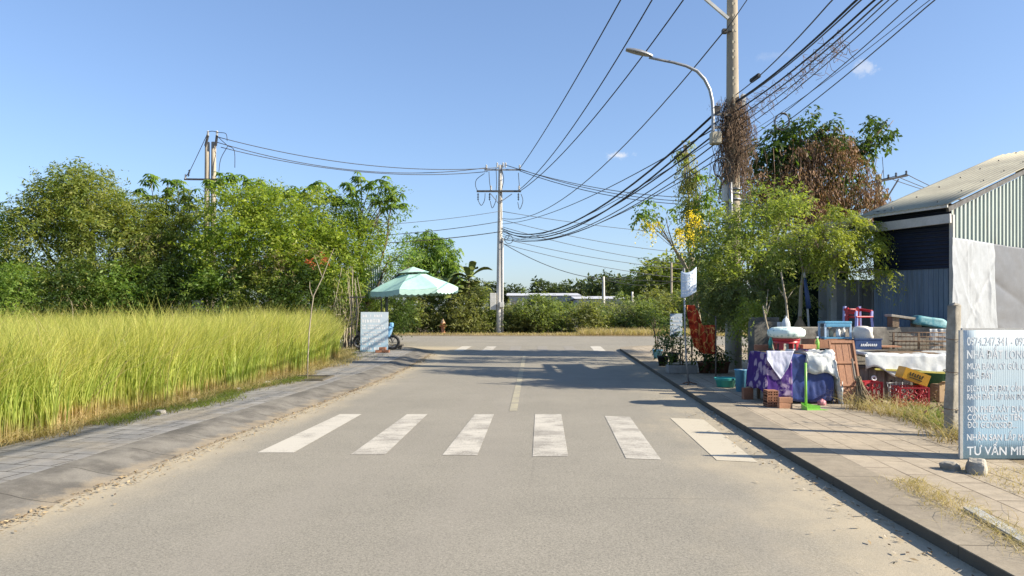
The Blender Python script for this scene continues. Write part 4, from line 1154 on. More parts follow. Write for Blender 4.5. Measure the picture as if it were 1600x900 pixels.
# ---- far pole on the side street beyond the shed
D4 = 46
b = P(1373, 500, D4); b.z = 0
fp = thing('distant_power_pole', 'distant grey pole with a one sided braced crossarm above the shed roof', 'power pole', b)
cyl_pole(fp, b, P(1373, 273, D4), .18, .16, M_CONC)
mb = MB(); mb.bar(P(1376, 283, D4 - .2), P(1418, 274, D4 - .2), .12); mb.bar(P(1404, 280, D4 - .2), P(1388, 306, D4 - .2), .07); mb.build('crossarm', M_DKSTEEL, fp)
for x, y in ((1388, 280), (1400, 277), (1416, 274)): insulator(fp, P(x, y, D4 - .2), .3, M_DKSTEEL, axis=(0, 0, 1))
for px, y0, y1, d, lab in ((943, 470, 432, 60, 'grey pole standing among the bushes across the side street'), (1049, 480, 410, 62, 'slim dark pole above the bushes beside the upper sign board'), (1068.5, 480, 405, 61, 'slim dark pole just behind the upper sign board'), (988, 478, 456, 66, 'short pale stake above the bushes across the side street')):
    b = P(px, 500, d); b.z = 0
    t = thing('thin_pole', lab, 'pole', b)
    cyl_pole(t, b, P(px, y1, d), .16 if px == 943 else .10, .09, M_CONCW if px in (943, 988) else M_CONC, n=10)

# ---- wires
def wire(p0, p1, sag, r, label, group, m=None, name='overhead_cable', n=22, beyond=0.0):
    p0, p1 = Vector(p0), Vector(p1); pts = []
    for i in range(n + 1):
        t = i / n * (1 + beyond)
        pts.append(p0.lerp(p1, t) - V(0, 0, 4 * sag * t * (1 - t)))
    mb = MB(); mb.tube(pts, r, 5)
    return tag(mb.build(name, m or M_WIRE), label, 'cable', group)


g = 'medium voltage wires from twin pole to middle pole'
l_ = 'thin dark wire sagging between the twin pole and the middle pole top'
for (a, b, s) in (((340, 214), (778, 262), .75), ((338, 222), (760, 262), .95), ((345, 230), (762, 268), .75)):
    wire(P(*a, D2 - .2), P(*b, D - .2), s, .024, l_, g, M_WIREG)
g = 'wires from middle pole to the distant pole'
l_ = 'thin dark wire running from the middle pole top towards the distant braced pole'
for (a, b, s) in (((790, 258), (1388, 278), 1.7), ((812, 264), (1400, 275), 1.9), ((812, 267), (1416, 272), 2.1)):
    wire(P(*a, D - .2), P(*b, D4 - .2), s, .024, l_, g, M_WIREG)
for (a, b, s) in (((1388, 278), (1640, 330), .5), ((1400, 275), (1640, 340), .5), ((1416, 272), (1660, 352), .6)):
    wire(P(*a, D4 - .2), P(*b, D4 + 14), s, .024, 'thin dark wire leaving the distant braced pole above the shed roof', 'wires past the distant pole', M_WIREG)
g = 'high wires over the road'
l_ = 'black wire climbing from the middle pole over the road to the near pole top'
for a, bx, s in (((811, 265), 1060, .35), ((812, 296), 1112, .9), ((812, 299), 1182, .9)):
    wire(P(*a, D - .2), V(P(bx, 0, D3).x, D3 - .18, 12.35), s, .024, l_, g)
# low voltage wire at the bracket
wire(P(784, 341, D - .2), P(1131, 49, D3 - .1), 1.5, .018, 'single grey wire between middle pole and a bracket high on the near pole', None, M_WIREG)
wire(P(1133, 49, D3 - .1), V(5.3, 4, 10.2), .3, .012, 'single grey wire passing up beside the near pole out of view', None, M_WIREG)
wire(P(782, 330, D - .2), P(330, 352, D2 - .2), .5, .016, 'faint wire between the two far poles, highest of three low ones', None, M_WIREG)
wire(P(782, 346, D - .2), P(330, 366, D2 - .2), .55, .022, 'thin cable between the two far poles, middle of three low ones', None, M_WIRE)
wire(P(782, 362, D - .2), P(330, 376, D2 - .2), .5, .028, 'thicker cable between the two far poles, lowest of three', None, M_WIRE)
for (a, b) in (((326, 350), (-300, 345)), ((326, 356), (-300, 349))):
    wire(P(*a, D2 - .2), P(*b, D2 - 4), .4, .024, 'cable running from the twin pole out past the thicket', 'cables beyond the twin pole', M_WIRE)
# cable bundle from middle pole to near pole
g = 'sagging cables from middle pole to near pole'
l_ = 'sagging cable in the bundle between middle pole and near pole'
for a, b, s, r in (((783, 356), (1114, 180), 1.45, .032), ((783, 358), (1117, 192), 1.55, .028), ((783, 361), (1119, 208), 1.25, .022), ((783, 364), (1121, 222), 1.3, .018), ((783, 350), (1118, 200), .55, .016), ((783, 368), (1124, 236), 1.15, .016), ((783, 372), (1126, 246), .95, .014), ((783, 376), (1120, 215), .7, .012)):
    wire(P(*a, D - .25), P(*b, D3 - .25), s, r, l_, g, M_WIRE if r > .02 else M_WIREG)
# low cables running to the thin poles on the right
g = 'low cables across the side street'
l_ = 'low thin cable from the middle pole passing behind the near trees'
for a, b, s in (((783, 343), (1250, 398), .9), ((783, 354), (1250, 420), .9), ((783, 372), (1250, 425), .8), ((783, 380), (1250, 440), .9), ((783, 330), (1250, 372), .5), ((943, 436), (1068, 412), .3), ((943, 436), (1068, 436), .5), ((943, 434), (1250, 430), .4)):
    wire(P(*a, D if a[0] < 900 else 60), P(*b, 60), s, .019, l_, g, M_WIREG)
wire(P(782, 378, D - .25), P(943, 436, 60), .5, .026, 'low cable from the middle pole down to the grey pole among bushes', None, M_WIRE)
# bundle continuing from near pole over the camera side
g = 'cables from near pole running overhead'
l_ = 'cable in the bundle rising from the near pole across the upper sky'
for a, (ex, ey), de, r in (((1150, 148), (1300, 0), 11.6, .013), ((1151, 158), (1338, 0), 11.7, .021), ((1152, 172), (1366, 0), 11.5, .018), ((1152, 184), (1378, 0), 11.3, .015), ((1154, 196), (1388, 0), 11.0, .010), ((1154, 206), (1402, 0), 11.0, .010), ((1156, 226), (1432, 0), 10.6, .009), ((1158, 240), (1460, 0), 10.4, .010), ((1158, 215), (1452, 0), 10.5, .006), ((1151, 160), (1345, 0), 11.6, .014)):
    p0 = P(*a, D3 - .22); p1 = P(ex, ey, de); k = p1 + (p1 - p0) * 1.6
    k.z = max(k.z, 5.6)
    mbw = MB(); pts = []
    for i in range(25):
        t = i / 24 * 2.6
        q_ = p0.lerp(p1, t); q_.z -= (.12 + .3 * (r * 997 % 1)) * t * (1 - t) * (1 if t < 1 else 0.3); pts.append(q_)
    mbw.tube(pts, r, 5)
    tag(mbw.build('overhead_cable', M_WIRE if r > .015 else M_WIREG), l_, 'cable', g)
# dry tendrils caught on those cables
mb = MB()
for i in range(120):
    t = random.uniform(.12, .95) ** 1.2
    p = P(1160 + t * 170, 178 - t * 130 + random.uniform(-14, 16), D3 - .3 - t * 6.5)
    pts = [p]
    for k in range(5): pts.append(pts[-1] + V(random.gauss(0, .07), random.gauss(0, .05), random.gauss(-.03, .06)))
    mb.tube(pts, .0045, 3, cap=False)
tag(mb.build('vine_tendrils', M_STRAND), 'dry leafless tendrils tangled on the cables right above the near pole boxes'.replace(' right', ''), 'vine')

# splice boxes and slack coils on the bundle
for px, py, d, lab in ((1180, 122, 17.6, 'small black splice closure hanging on the cable bundle past the near pole'), (1060, 243, 24.0, 'small black splice closure on the sagging bundle before the near pole')):
    c = P(px, py, d); t = thing('splice_box', lab, 'splice box', c); dv = (P(px + 14, py - 10, d - .5) - c).normalized()
    mb = MB(); mb.tube([c - dv * .22, c - dv * .2, c + dv * .2, c + dv * .22], [.03, .06, .06, .03], 10); mb.build('body', M_RUBBER, t)
for px, py, d, r, lab in ((1222, 190, 15.5, .16, 'loose loop of slack grey cable below the overhead bundle'), (1128, 262, 18.7, .22, 'coil of slack black cable tied beside the near pole')):
    mb = MB()
    for k in range(3): mb.torus(P(px, py, d), r * (1 + .06 * k), .009, Matrix.Rotation(PI / 2 + .15 * k, 3, 'X') @ Matrix.Rotation(.2 * k, 3, 'Y'), 24, 5)
    tag(mb.build('cable_coil', M_WIRE if r > .2 else M_WIREG), lab, 'cable')
# ================================================================== things on the far left corner and across the street
M_MINT = mat('mint_canvas', (.38, .60, .53), (.33, .54, .48), .85, 3, 60, bstr=.2)
M_MINTP = mat('pale_mint_canvas', (.42, .60, .54), (.37, .55, .49), .85, 3, 60, bstr=.2)
M_GREYP = mat('grey_paint', (.20, .20, .20), (.14, .14, .14), .5, 6, 40)
# parasol
du = 30.5
b = P(604, 530, du); b.z = .12
um = thing('market_parasol', 'large mint green market parasol with a vent cap over the pavement corner', 'parasol', b)
cx = P(645, 455, du); cz = cx.z; Rr = 1.88
def ray(k, r, z, n=8, off=PI / 8 + .25): a = 2 * PI * k / n + off; return V(cx.x + r * math.cos(a), du + r * math.sin(a), z)
tilt = lambda p: V(p.x, p.y, p.z + (p.x - cx.x) * .055)
mb = MB()
for k in range(8):
    def fn(s, t, k=k):
        r = .55 + (Rr - .55) * t
        z = cz + .66 - .62 * t ** 0.92 * (1 - .10 * math.sin(PI * t)) - .05 * math.sin(PI * s) * t
        return tilt(ray(k, r, z).lerp(ray(k + 1, r, z), s))
    mb.grid(fn, 4, 6, smooth=False)
mb.build('canopy', M_MINT, um, thick=.01)
mb = MB()
for k in range(8):
    def fn(s, t, k=k):
        r = .02 + .66 * t; z = cz + .98 - .24 * t
        return tilt(ray(k, r, z).lerp(ray(k + 1, r, z), s))
    mb.grid(fn, 2, 2, smooth=False)
mb.build('vent_cap', M_MINTP, um, thick=.01)
mb = MB()
for k in range(8):
    def fn(s, t, k=k):
        p = ray(k, Rr, cz + .04).lerp(ray(k + 1, Rr, cz + .04), s)
        return tilt(p + V(0, 0, -.16 * t - (.05 * abs(math.sin(PI * s * 6)) if t > .9 else 0) - .05 * math.sin(PI * s)))
    mb.grid(fn, 24, 2, smooth=False)
mb.build('valance', M_MINTP, um, thick=.006)
mb = MB(); mb.tube([b, P(604, 462, du)], .06, 10); mb.tube([P(604, 464, du), P(612, 440, du), P(628, 424, du), P(647, 418, du)], .045, 8); mb.build('mast', M_GREYP, um)
for k in range(8):
    mb = MB(); mb.bar(tilt(ray(k, .1, cz + .74)), tilt(ray(k, Rr - .03, cz + .02)), .025); mb.build('rib', M_GREYP, um)
mb = MB(); mb.box(b + V(0, 0, .05), (.7, .7, .1)); mb.build('foot', M_GREYP, um, bevel=.02)

# advert board, words too faint to read: rows of white strokes
M_BOARD = None
def board_mat(name, top, bot, h):
    m, nt, out = new_mat(name)
    v = coords(nt, 'Object'); s = nt.nodes.new('ShaderNodeSeparateXYZ'); nt.links.new(v, s.inputs[0])
    t = math_(nt, 'DIVIDE', s.outputs[2], h)
    t = math_(nt, 'ADD', t, math_(nt, 'MULTIPLY', math_(nt, 'SUBTRACT', noise(nt, v, 1.3, 5), .5), .5))
    c = ramp(nt, t, [(0, bot), (.35, tuple((a + b) / 2 for a, b in zip(top, bot))), (.9, top)])
    g = noise(nt, coords(nt, 'Object', (1, 1, .12)), 60, 3)
    c = mixc(nt, .18, c, ramp(nt, g, [(.3, (.6,) * 3), (.7, (1.1,) * 3)]), 'MULTIPLY')
    c = mixc(nt, math_(nt, 'MULTIPLY', sstep(nt, noise(nt, v, 4, 6, .7), .58, .75), .25), c, (.5, .47, .4))
    sx_ = s.outputs[0]
    ribs = math_(nt, 'SINE', math_(nt, 'MULTIPLY', sx_, 330.0))
    c = mixc(nt, math_(nt, 'MULTIPLY', sstep(nt, ribs, .55, 1.0), .22), c, (.40, .50, .56))
    c = mixc(nt, math_(nt, 'MULTIPLY', sstep(nt, noise(nt, coords(nt, 'Object', (1, 1, .25)), 9, 5, .75), .62, .72), .35), c, (.42, .38, .30))
    principled(nt, out, c, .55, 0, .35, ribs, .15, .002)
    return m


M_BLUEB = board_mat('faded_blue_print', (.56, .64, .68), (.34, .51, .63), 1.35)
M_WHITEL = mat('white_lettering', (.86, .87, .86), (.78, .79, .79), .6, 10, 50)


def strokes(root, o, ux, uz, w, rows, nm='faint_writing', m=None, seed=1, nrmv=None):
    r = random.Random(seed); mb = MB()
    nv = nrmv or ux.cross(uz)
    for z, h in rows:
        x = .06 * w; lim = w * r.uniform(.72, .95)
        while x < lim:
            L = h * r.uniform(.28, .9)
            if r.random() > .2: mb.add([o + ux * x + uz * z + nv * .002, o + ux * (x + L) + uz * z + nv * .002, o + ux * (x + L) + uz * (z + h * r.uniform(.7, 1)) + nv * .002, o + ux * x + uz * (z + h) + nv * .004], [(0, 1, 2, 3)])
            x += L + h * .22
    return mb.build(nm, m or M_WHITEL, root)


db = 27.4
a, c_ = P(563, 549, db), P(606, 545.5, db); a.z = c_.z = .12
ux = (c_ - a).normalized(); uz = (V(0, .06, 1)).normalized(); wd = (c_ - a).length; ht = 1.45
bd = thing('advert_board', 'pale blue advert board leaning in front of the motorbike under the parasol', 'sign', (a + c_) / 2)
mb = MB()
nv = ux.cross(uz)
if nv.y > 0: nv = -nv
pp_ = [a, c_, c_ + uz * ht, a + uz * ht]
mb.add(pp_ + [p - nv * .03 for p in pp_], [(0, 1, 2, 3), (7, 6, 5, 4), (0, 4, 5, 1), (1, 5, 6, 2), (2, 6, 7, 3), (3, 7, 4, 0)])
mb.build('panel', M_BLUEB, bd)
strokes(bd, a, ux, uz, wd, [(1.26, .10), (1.06, .13), (.92, .07), (.82, .07), (.68, .06), (.58, .06), (.44, .07), (.34, .07), (.24, .07), (.06, .10)], nrmv=nv)
mb = MB(); mb.bar(a + uz * .9 - nv * .04 + ux * .5, V((a + ux * .5).x, db + .55, .12), .04); mb.build('prop', M_BARK, bd)
# brick bundle and slab on the pavement
M_BRICK = mat('red_brick', (.36, .17, .10), (.27, .13, .08), .9, 6, 50, bstr=.6)
M_SLAB = mat('weathered_slab', (.30, .27, .22), (.22, .19, .15), .9, 3, 40, bstr=.5)
b = G(598, 551, .12)
bk = thing('brick_pile', 'reddish brick stump lying at the foot of the pale blue board', 'brick', b)
for i, (dx, dz, rz) in enumerate(((-.14, .05, .1), (.12, .05, -.05), (0, .15, .02))):
    mb = MB(); mb.box(b + V(dx, 0, dz), (.24, .2, .09), Matrix.Rotation(rz, 3, 'Z')); mb.build('brick', M_BRICK, bk, bevel=.01)
b = P(616, 538, 29.2); b.z = .12
sl_ = thing('stone_slab', 'low grey stone slab resting on blocks beside the motorbike wheel', 'slab', b)
mb = MB(); mb.box(b + V(0, 0, .16), (.72, .45, .07)); mb.build('top', M_SLAB, sl_, bevel=.015)
for s in (-1, 1):
    mb = MB(); mb.box(b + V(s * .22, 0, .0625), (.14, .3, .125)); mb.build('block', M_KERB, sl_, bevel=.01)
# motorbike half hidden by the board
b = P(588, 536, 28.6); b.z = .12
mo = thing('motorbike', 'dark motorbike with light blue panels parked behind the pale blue board', 'motorbike', b)
RX = Matrix.Rotation(PI / 2, 3, 'X')
for s in (-.62, .62):
    t_ = MB(); t_.torus(b + V(s, 0, .29), .24, .05, RX, 24, 8); wh = t_.build('wheel', M_RUBBER, mo)
    t_ = MB(); t_.torus(b + V(s, 0, .29), .19, .015, RX, 20, 6)
    for k in range(6): t_.bar(b + V(s, 0, .29), b + V(s + .18 * math.cos(k * PI / 3), 0, .29 + .18 * math.sin(k * PI / 3)), .018)
    t_.build('rim', M_STEEL, wh)
M_BLUEP = mat('light_blue_plastic', (.20, .42, .66), (.17, .37, .60), .35, 4, 40, spec=.5)
mb = MB(); mb.add([b + V(x, y, z) for y in (-.1, .1) for x, z in ((-.55, .42), (.2, .36), (.42, .66), (.30, .70), (-.05, .55), (-.72, .68))], [(0, 1, 2, 3, 4, 5), (11, 10, 9, 8, 7, 6)] + [(i, (i + 1) % 6 + 0, (i + 1) % 6 + 6, i + 6) for i in range(6)])
mb.build('body', M_RUBBER, mo, bevel=.02)
mb = MB(); mb.box(b + V(.50, 0, .68), (.16, .34, .42), Matrix.Rotation(.3, 3, 'Y')); mb.box(b + V(.58, 0, .95), (.14, .26, .18)); mb.build('front_shield', M_BLUEP, mo, bevel=.04)
mb = MB(); mb.tube([b + V(.62, 0, .29), b + V(.50, 0, .75), b + V(.44, 0, 1.02)], .035, 8); mb.build('fork', M_STEEL, mo)
mb = MB(); mb.tube([b + V(.40, -.34, 1.03), b + V(.46, 0, 1.0), b + V(.40, .34, 1.03)], .016, 8); mb.build('handlebar', M_DKSTEEL, mo)
mb = MB(); mb.box(b + V(-.25, 0, .76), (.75, .24, .10), Matrix.Rotation(.06, 3, 'Y')); mb.build('seat', M_RUBBER, mo, bevel=.04)
# corrugated banner sheet behind the parasol
M_TIN = mat('whitish_tin', (.55, .60, .62), (.32, .42, .50), .5, 1.8, 30, stretch=(4, 1, .5))
b = P(582, 528, 31.2); b.z = .12
bn = thing('tin_banner', 'tall streaky pale blue sheet standing behind the parasol in creeper leaves', 'banner', b)
mb = MB()
def fn(s, t): return P(569 + 28 * s - (1.5 * t), 468 - t * (61 - 8 * s) + 0, 31.2 + .025 * math.sin(s * 50))
mb.grid(fn, 48, 3); mb.build('sheet', M_TIN, bn, thick=.004)
for x in (570, 596):
    mb = MB(); q = P(x, 420, 31.28); mb.bar(V(q.x, q.y, .12), q, .05); mb.build('post', M_GREYP, bn)
# dark steel frame by the thicket
b = P(556, 530, 28.9); b.z = .12
fr = thing('steel_frame', 'thin dark steel frame standing between creeper and pale blue board', 'frame', b)
for x in (549, 557):
    q = P(x, 462, 28.9); mb = MB(); mb.bar(V(q.x, q.y, .12), q, .045); mb.build('upright', M_DKSTEEL, fr)
mb = MB(); mb.bar(P(543, 465, 28.9), P(570, 464, 28.9), .05); mb.build('rail', M_DKSTEEL, fr)
# fire hydrant
M_HYD = mat('hydrant_paint', (.50, .20, .10), (.42, .19, .10), .5, 5, 40)
b = P(692, 521, 50.2); b.z = .06
hy = thing('fire_hydrant', 'orange red fire hydrant with pale cap by the far verge', 'hydrant', b)
mb = MB(); mb.lathe(b, [(.0, 0), (.2, 0), (.2, .08), (.13, .1), (.13, .62), (.17, .64), (.17, .70), (.0, .70)], 16); mb.build('barrel', M_HYD, hy)
mb = MB(); mb.lathe(b, [(.15, .70), (.14, .80), (.08, .90), (.04, .92), (.04, .98), (0, .98)], 16); mb.build('cap', mat('hydrant_cap', (.60, .42, .25), (.5, .34, .2), .5), hy)
for s in (-1, 1):
    mb = MB(); mb.tube([b + V(0, 0, .5), b + V(s * .24, 0, .5)], .075, 10); mb.build('outlet', M_HYD, hy)

# paving pit around the sapling, stones on the verge
g0 = G(475, 591, .13)
pit = thing('planting_pit', 'square planting pit with a concrete rim around the bare sapling', 'planter', g0)
mb = MB()
for (cx_, cy_, sx_, sy_) in ((0, -.5, 1.1, .08), (0, .5, 1.1, .08), (-.51, 0, .08, .92), (.51, 0, .08, .92)): mb.box(g0 + V(cx_, cy_, 0), (sx_, sy_, .05))
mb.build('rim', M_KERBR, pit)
mb = MB(); mb.box(g0 + V(0, 0, -.012), (.94, .92, .02)); mb.build('soil', M_FIELD, pit)
M_STONE = mat('pale_stone', (.42, .39, .34), (.32, .29, .25), .9, 4, 40, bstr=.6)


def rock(name, label, c, s, seed, m=None, group=None):
    bm = bmesh.new(); bmesh.ops.create_icosphere(bm, subdivisions=3, radius=1)
    for v in bm.verts:
        k = 1 + .28 * mn.noise(v.co * 1.3 + Vector((seed * 3.1, 0, 0))) + .08 * mn.noise(v.co * 4 + Vector((seed, 0, 0)))
        q = Vector((math.copysign(abs(v.co.x) ** .6, v.co.x), math.copysign(abs(v.co.y) ** .6, v.co.y), math.copysign(abs(v.co.z) ** .6, v.co.z)))
        v.co = Vector((q.x * s[0], q.y * s[1], q.z * s[2])) * k
    me = bpy.data.meshes.new(name); bm.to_mesh(me); bm.free(); me.materials.append(m or M_STONE)
    for p in me.polygons: p.use_smooth = False
    o = bpy.data.objects.new(name, me); C.objects.link(o); o.location = Vector(c) + V(0, 0, s[2] * .8)
    o.rotation_euler = (0, 0, seed)
    return tag(o, label, 'stone', group)


for i, (px, py) in enumerate(((372, 611), (302, 628), (250, 647), (415, 600))):
    rock('small_stone', 'small pale stone lying on the low weeds of the pavement edge', G(px, py, .12), (.07 + .02 * (i % 2), .06, .035), i + 1, None, 'stones on the pavement edge')

# ================================================================== white factory sheds on the horizon
M_FWALL = mat('factory_wall', (.46, .46, .45), (.4, .4, .39), .7, .05, 2)
M_FROOF = mat('factory_roof', (.58, .585, .59), (.52, .52, .53), .5, .05, 2)
M_FDARK = mat('factory_opening', (.14, .14, .14), (.1, .1, .1), .8)
for (x0, x1, y0, y1, d, lab) in ((795, 905, 470, 459.5, 160, 'long white factory hall seen over the roadside bushes, taller one'), (902, 990, 471, 464.5, 150, 'low white factory hall beside the taller hall on the horizon')):
    a = P(x0, 470, d); c_ = P(x1, 470, d); zt = P(0, y1 + 2.5, d).z
    f = thing('factory_hall', lab, 'building', V((a.x + c_.x) / 2, d + 10, -.1))
    mb = MB(); mb.prism([(a.x, d), (c_.x, d), (c_.x, d + 20), (a.x, d + 20)], -.1, zt); mb.build('wall', M_FWALL, f)
    mb = MB(); zr = P(0, y1 - 3, d).z
    mb.add([V(a.x - .5, d - .5, zt + .02), V(c_.x + .5, d - .5, zt + .02), V(c_.x + .5, d + 10, zr), V(a.x - .5, d + 10, zr), V(c_.x + .5, d + 20.5, zt + .02), V(a.x - .5, d + 20.5, zt + .02)], [(0, 1, 2, 3), (3, 2, 4, 5), (0, 3, 5), (1, 4, 2)]); mb.build('roof', M_FROOF, f)
    for i in range(5):
        x = a.x + (c_.x - a.x) * (.12 + .19 * i)
        mb = MB(); mb.box((x, d - .03, zt * .52), (2.2, .06, zt * .5)); mb.build('door', M_FDARK, f)
# ================================================================== the tin shed and the stall
M_ROOF = mat('fibre_cement_roof', (.40, .38, .29), (.33, .31, .24), .85, 1.2, 25, bstr=.4)
M_GRTIN = mat('pale_green_tin', (.36, .415, .385), (.30, .355, .33), .5, 1.0, 25, spec=.4, stretch=(3, 3, .4))
# rust runs on the old sheets
nt = M_GRTIN.node_tree
pb = [n for n in nt.nodes if n.type == 'BSDF_PRINCIPLED'][0]; lk = pb.inputs['Base Color'].links[0].from_socket
rv = coords(nt, 'Object', (5, 5, .45))
pb_c = mixc(nt, math_(nt, 'MULTIPLY', sstep(nt, noise(nt, rv, 2.2, 5, .7), .56, .72), .5), lk, (.24, .15, .09))
nt.links.new(pb_c, pb.inputs['Base Color'])
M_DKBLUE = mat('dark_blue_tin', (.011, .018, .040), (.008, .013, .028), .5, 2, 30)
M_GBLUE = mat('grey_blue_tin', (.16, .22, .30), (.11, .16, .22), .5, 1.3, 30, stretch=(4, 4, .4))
M_GREYS = mat('grey_sheet_metal', (.46, .48, .49), (.36, .38, .39), .5, 1.5, 30, metal=.2)
M_TARPW = mat('white_tarp', (.315, .335, .355), (.29, .31, .33), .45, 1.5, 20, spec=.4, bstr=.1)
M_TARPG = mat('grey_tarp', (.13, .133, .142), (.115, .118, .127), .42, 1.5, 20, spec=.4, bstr=.1)
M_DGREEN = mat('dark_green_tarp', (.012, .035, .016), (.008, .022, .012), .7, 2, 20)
M_FASC = mat('white_fascia', (.48, .48, .46), (.38, .38, .36), .6, 2, 30)
M_WOOD = mat('weathered_wood', (.25, .18, .12), (.16, .12, .085), .85, 3, 40, bstr=.5, stretch=(6, 6, 1))
M_WOODG = mat('grey_wood', (.24, .21, .18), (.16, .14, .12), .9, 3, 40, bstr=.5, stretch=(6, 6, .8))
M_DOORW = mat('brown_door_wood', (.33, .165, .095), (.26, .13, .075), .7, 3, 40, bstr=.4, stretch=(8, 8, .7))
M_RED = mat('red_plastic', (.42, .025, .035), (.36, .02, .03), .4, 4, 30, spec=.45)
M_GREEN = mat('lime_plastic', (.25, .54, .09), (.21, .47, .08), .4, 4, 30, spec=.45)
M_TEAL = mat('teal_plastic', (.07, .46, .40), (.06, .40, .35), .4, 4, 30, spec=.45)
M_SKYB = mat('sky_blue_plastic', (.13, .37, .56), (.11, .32, .5), .4, 4, 30, spec=.45)
M_NAVY = mat('navy_plastic', (.045, .085, .20), (.04, .07, .17), .45, 4, 30)
M_YELP = mat('yellow_plastic', (.62, .33, .03), (.54, .28, .03), .45, 4, 30)
M_LILAC = mat('lilac_plastic', (.34, .36, .66), (.3, .32, .6), .4, 4, 30)
M_BTARP = mat('blue_tarp', (.035, .065, .24), (.03, .05, .17), .4, 3, 25, spec=.45)
M_PLAST = mat('white_plastic_sheet', (.64, .66, .65), (.54, .57, .565), .4, 2.5, 25, spec=.45)
M_BARE = mat('old_concrete', (.40, .37, .31), (.22, .20, .165), .92, 2.2, 30, bstr=.7)
M_MOULD = mat('mouldy_concrete', (.17, .165, .145), (.085, .085, .075), .92, 2.5, 30, bstr=.7)


def corr(mb, o, u, v, w, h, pitch, depth, vert=True, mi=0):
    """corrugated sheet: o corner, u width dir, v height dir; ribs run along v"""
    o, u, v = Vector(o), Vector(u).normalized(), Vector(v).normalized(); nv = u.cross(v)
    n = max(int(w / pitch * 6), 6)
    return mb.grid(lambda s, t: o + u * w * s + v * h * t + nv * depth * math.sin(s * w / pitch * 2 * PI), n, 1, mi)


def rib(mb, o, u, v, w, h, pitch, depth, mi=0):
    """trapezoid ribbed sheet"""
    o, u, v = Vector(o), Vector(u).normalized(), Vector(v).normalized(); nv = u.cross(v)
    xs = []
    k = 0.0
    while k < w:
        for f_, dd in ((0, 0), (.62, 0), (.70, depth), (.92, depth), (1.0, 0)):
            if f_ == 1.0: continue
            if k + f_ * pitch <= w: xs.append((k + f_ * pitch, dd))
        k += pitch
    vs = [o + u * x + nv * dd for x, dd in xs] + [o + u * x + nv * dd + v * h for x, dd in xs]
    n = len(xs)
    return mb.add(vs, [(i, i + 1, n + i + 1, n + i) for i in range(n - 1)], mi)


ds = 14.0
g0_ = P(1487, 500, ds); g0_.z = .1                   # near corner of the shed, on the ground
GD, ED = V(.814, .581, 0), V(-.581, .814, 0)        # along the gable wall / along the eave
ON = V(.581, -.814, 0)                              # outward from the gable
sh = thing('tin_shed', 'tin shed with cream ribbed roof, pale green gable sheets and blue side wall', 'shed', g0_ + GD * 2.5 + ED * 1.2)
slope = .31
zr0 = P(0, 326, ds).z                               # gable top at the corner
def gp(s, out=0.0, z=0.0): q = g0_ + GD * s + ON * out; return V(q.x, q.y, z)
def gpx(px, py, out=0.0):                           # the point of the gable plane seen at a pixel
    k = (px - 800) / FPX; b0 = g0_ + ON * out
    s = (k * b0.y - b0.x) / (GD.x - k * GD.y)
    q = b0 + GD * s
    return V(q.x, q.y, CH - (py - 484) / FPX * q.y)
mb = MB(); pitch = .17; xs = []; k = 0
while k * pitch < 8.6:
    for f_, dd in ((0, 0), (.60, 0), (.70, .03), (.92, .03)): xs.append((k * pitch + f_ * pitch, dd))
    k += 1
zb = P(0, 374, ds).z
vs = [gp(x, dd, zb - x * .02) for x, dd in xs] + [gp(x, dd, zr0 + min(x, 13.0 - x) * slope - .03) for x, dd in xs]
n_ = len(xs)
mb.add(vs, [(i, i + 1, n_ + i + 1, n_ + i) for i in range(n_ - 1)]); mb.build('gable_sheet', M_GRTIN, sh, thick=.004)
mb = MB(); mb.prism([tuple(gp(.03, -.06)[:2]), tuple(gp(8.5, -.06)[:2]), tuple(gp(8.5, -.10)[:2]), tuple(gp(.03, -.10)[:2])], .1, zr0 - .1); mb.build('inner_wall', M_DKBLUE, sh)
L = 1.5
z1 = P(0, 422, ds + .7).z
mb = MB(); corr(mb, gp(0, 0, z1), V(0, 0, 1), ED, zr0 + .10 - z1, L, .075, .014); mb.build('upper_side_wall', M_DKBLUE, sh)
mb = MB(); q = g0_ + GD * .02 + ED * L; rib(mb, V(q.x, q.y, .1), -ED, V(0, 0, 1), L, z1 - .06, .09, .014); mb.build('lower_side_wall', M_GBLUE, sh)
mb = MB(); q = g0_ - GD * .03 + ON * .02; mb.bar(V(q.x, q.y, .1), V(q.x, q.y, zr0 - .12), .07, up=tuple(ED)); mb.build('corner_post', M_FASC, sh)
# roof: near rake over the gable, eave above the side wall
e0 = P(1480, 320, ds - .2); e1 = e0 + ED * 1.75 + V(0, 0, -.06)
rid = GD * 6.6 + V(0, 0, 6.6 * slope)
rid2 = GD * 4.0 - V(0, 0, 4.0 * slope)
nrib = 13
mb = MB()
def rfn(s, t): return e0.lerp(e1, s) + rid * t + V(0, 0, .010 * math.sin(s * nrib * 2 * PI))
mb.grid(rfn, nrib * 8, 4)
mb.grid(lambda s, t: rfn(s, 1.0) + rid2 * t, nrib * 8, 2)
mb.build('roof', M_ROOF, sh, thick=.012)
mb = MB()
for s in (.2, .7):
    for t in np.linspace(.06, .95, 7): mb.tube([rfn(s, t) - V(0, 0, .03), rfn(s, t) + V(0, 0, .035)], .018, 6)
mb.build('roof_bolt', M_DKSTEEL, sh)['kind'] = 'stuff'
dn = V(.10, .06, -.24)
mb = MB(); mb.bar(e0 + dn, e1 + dn, .06, .17); mb.build('eave_beam', M_FASC, sh)
mb = MB(); mb.bar(e0 + V(.02, .02, -.02), e1 + V(.02, .02, -.02), .04, .05); mb.build('eave_edge', M_FASC, sh)
mb = MB(); mb.bar(e0 + V(.05, .08, -.075), e0 + rid + V(0, .08, -.075), .05, .09, up=(0, 0, 1)); mb.build('rake_beam', M_DKSTEEL, sh)


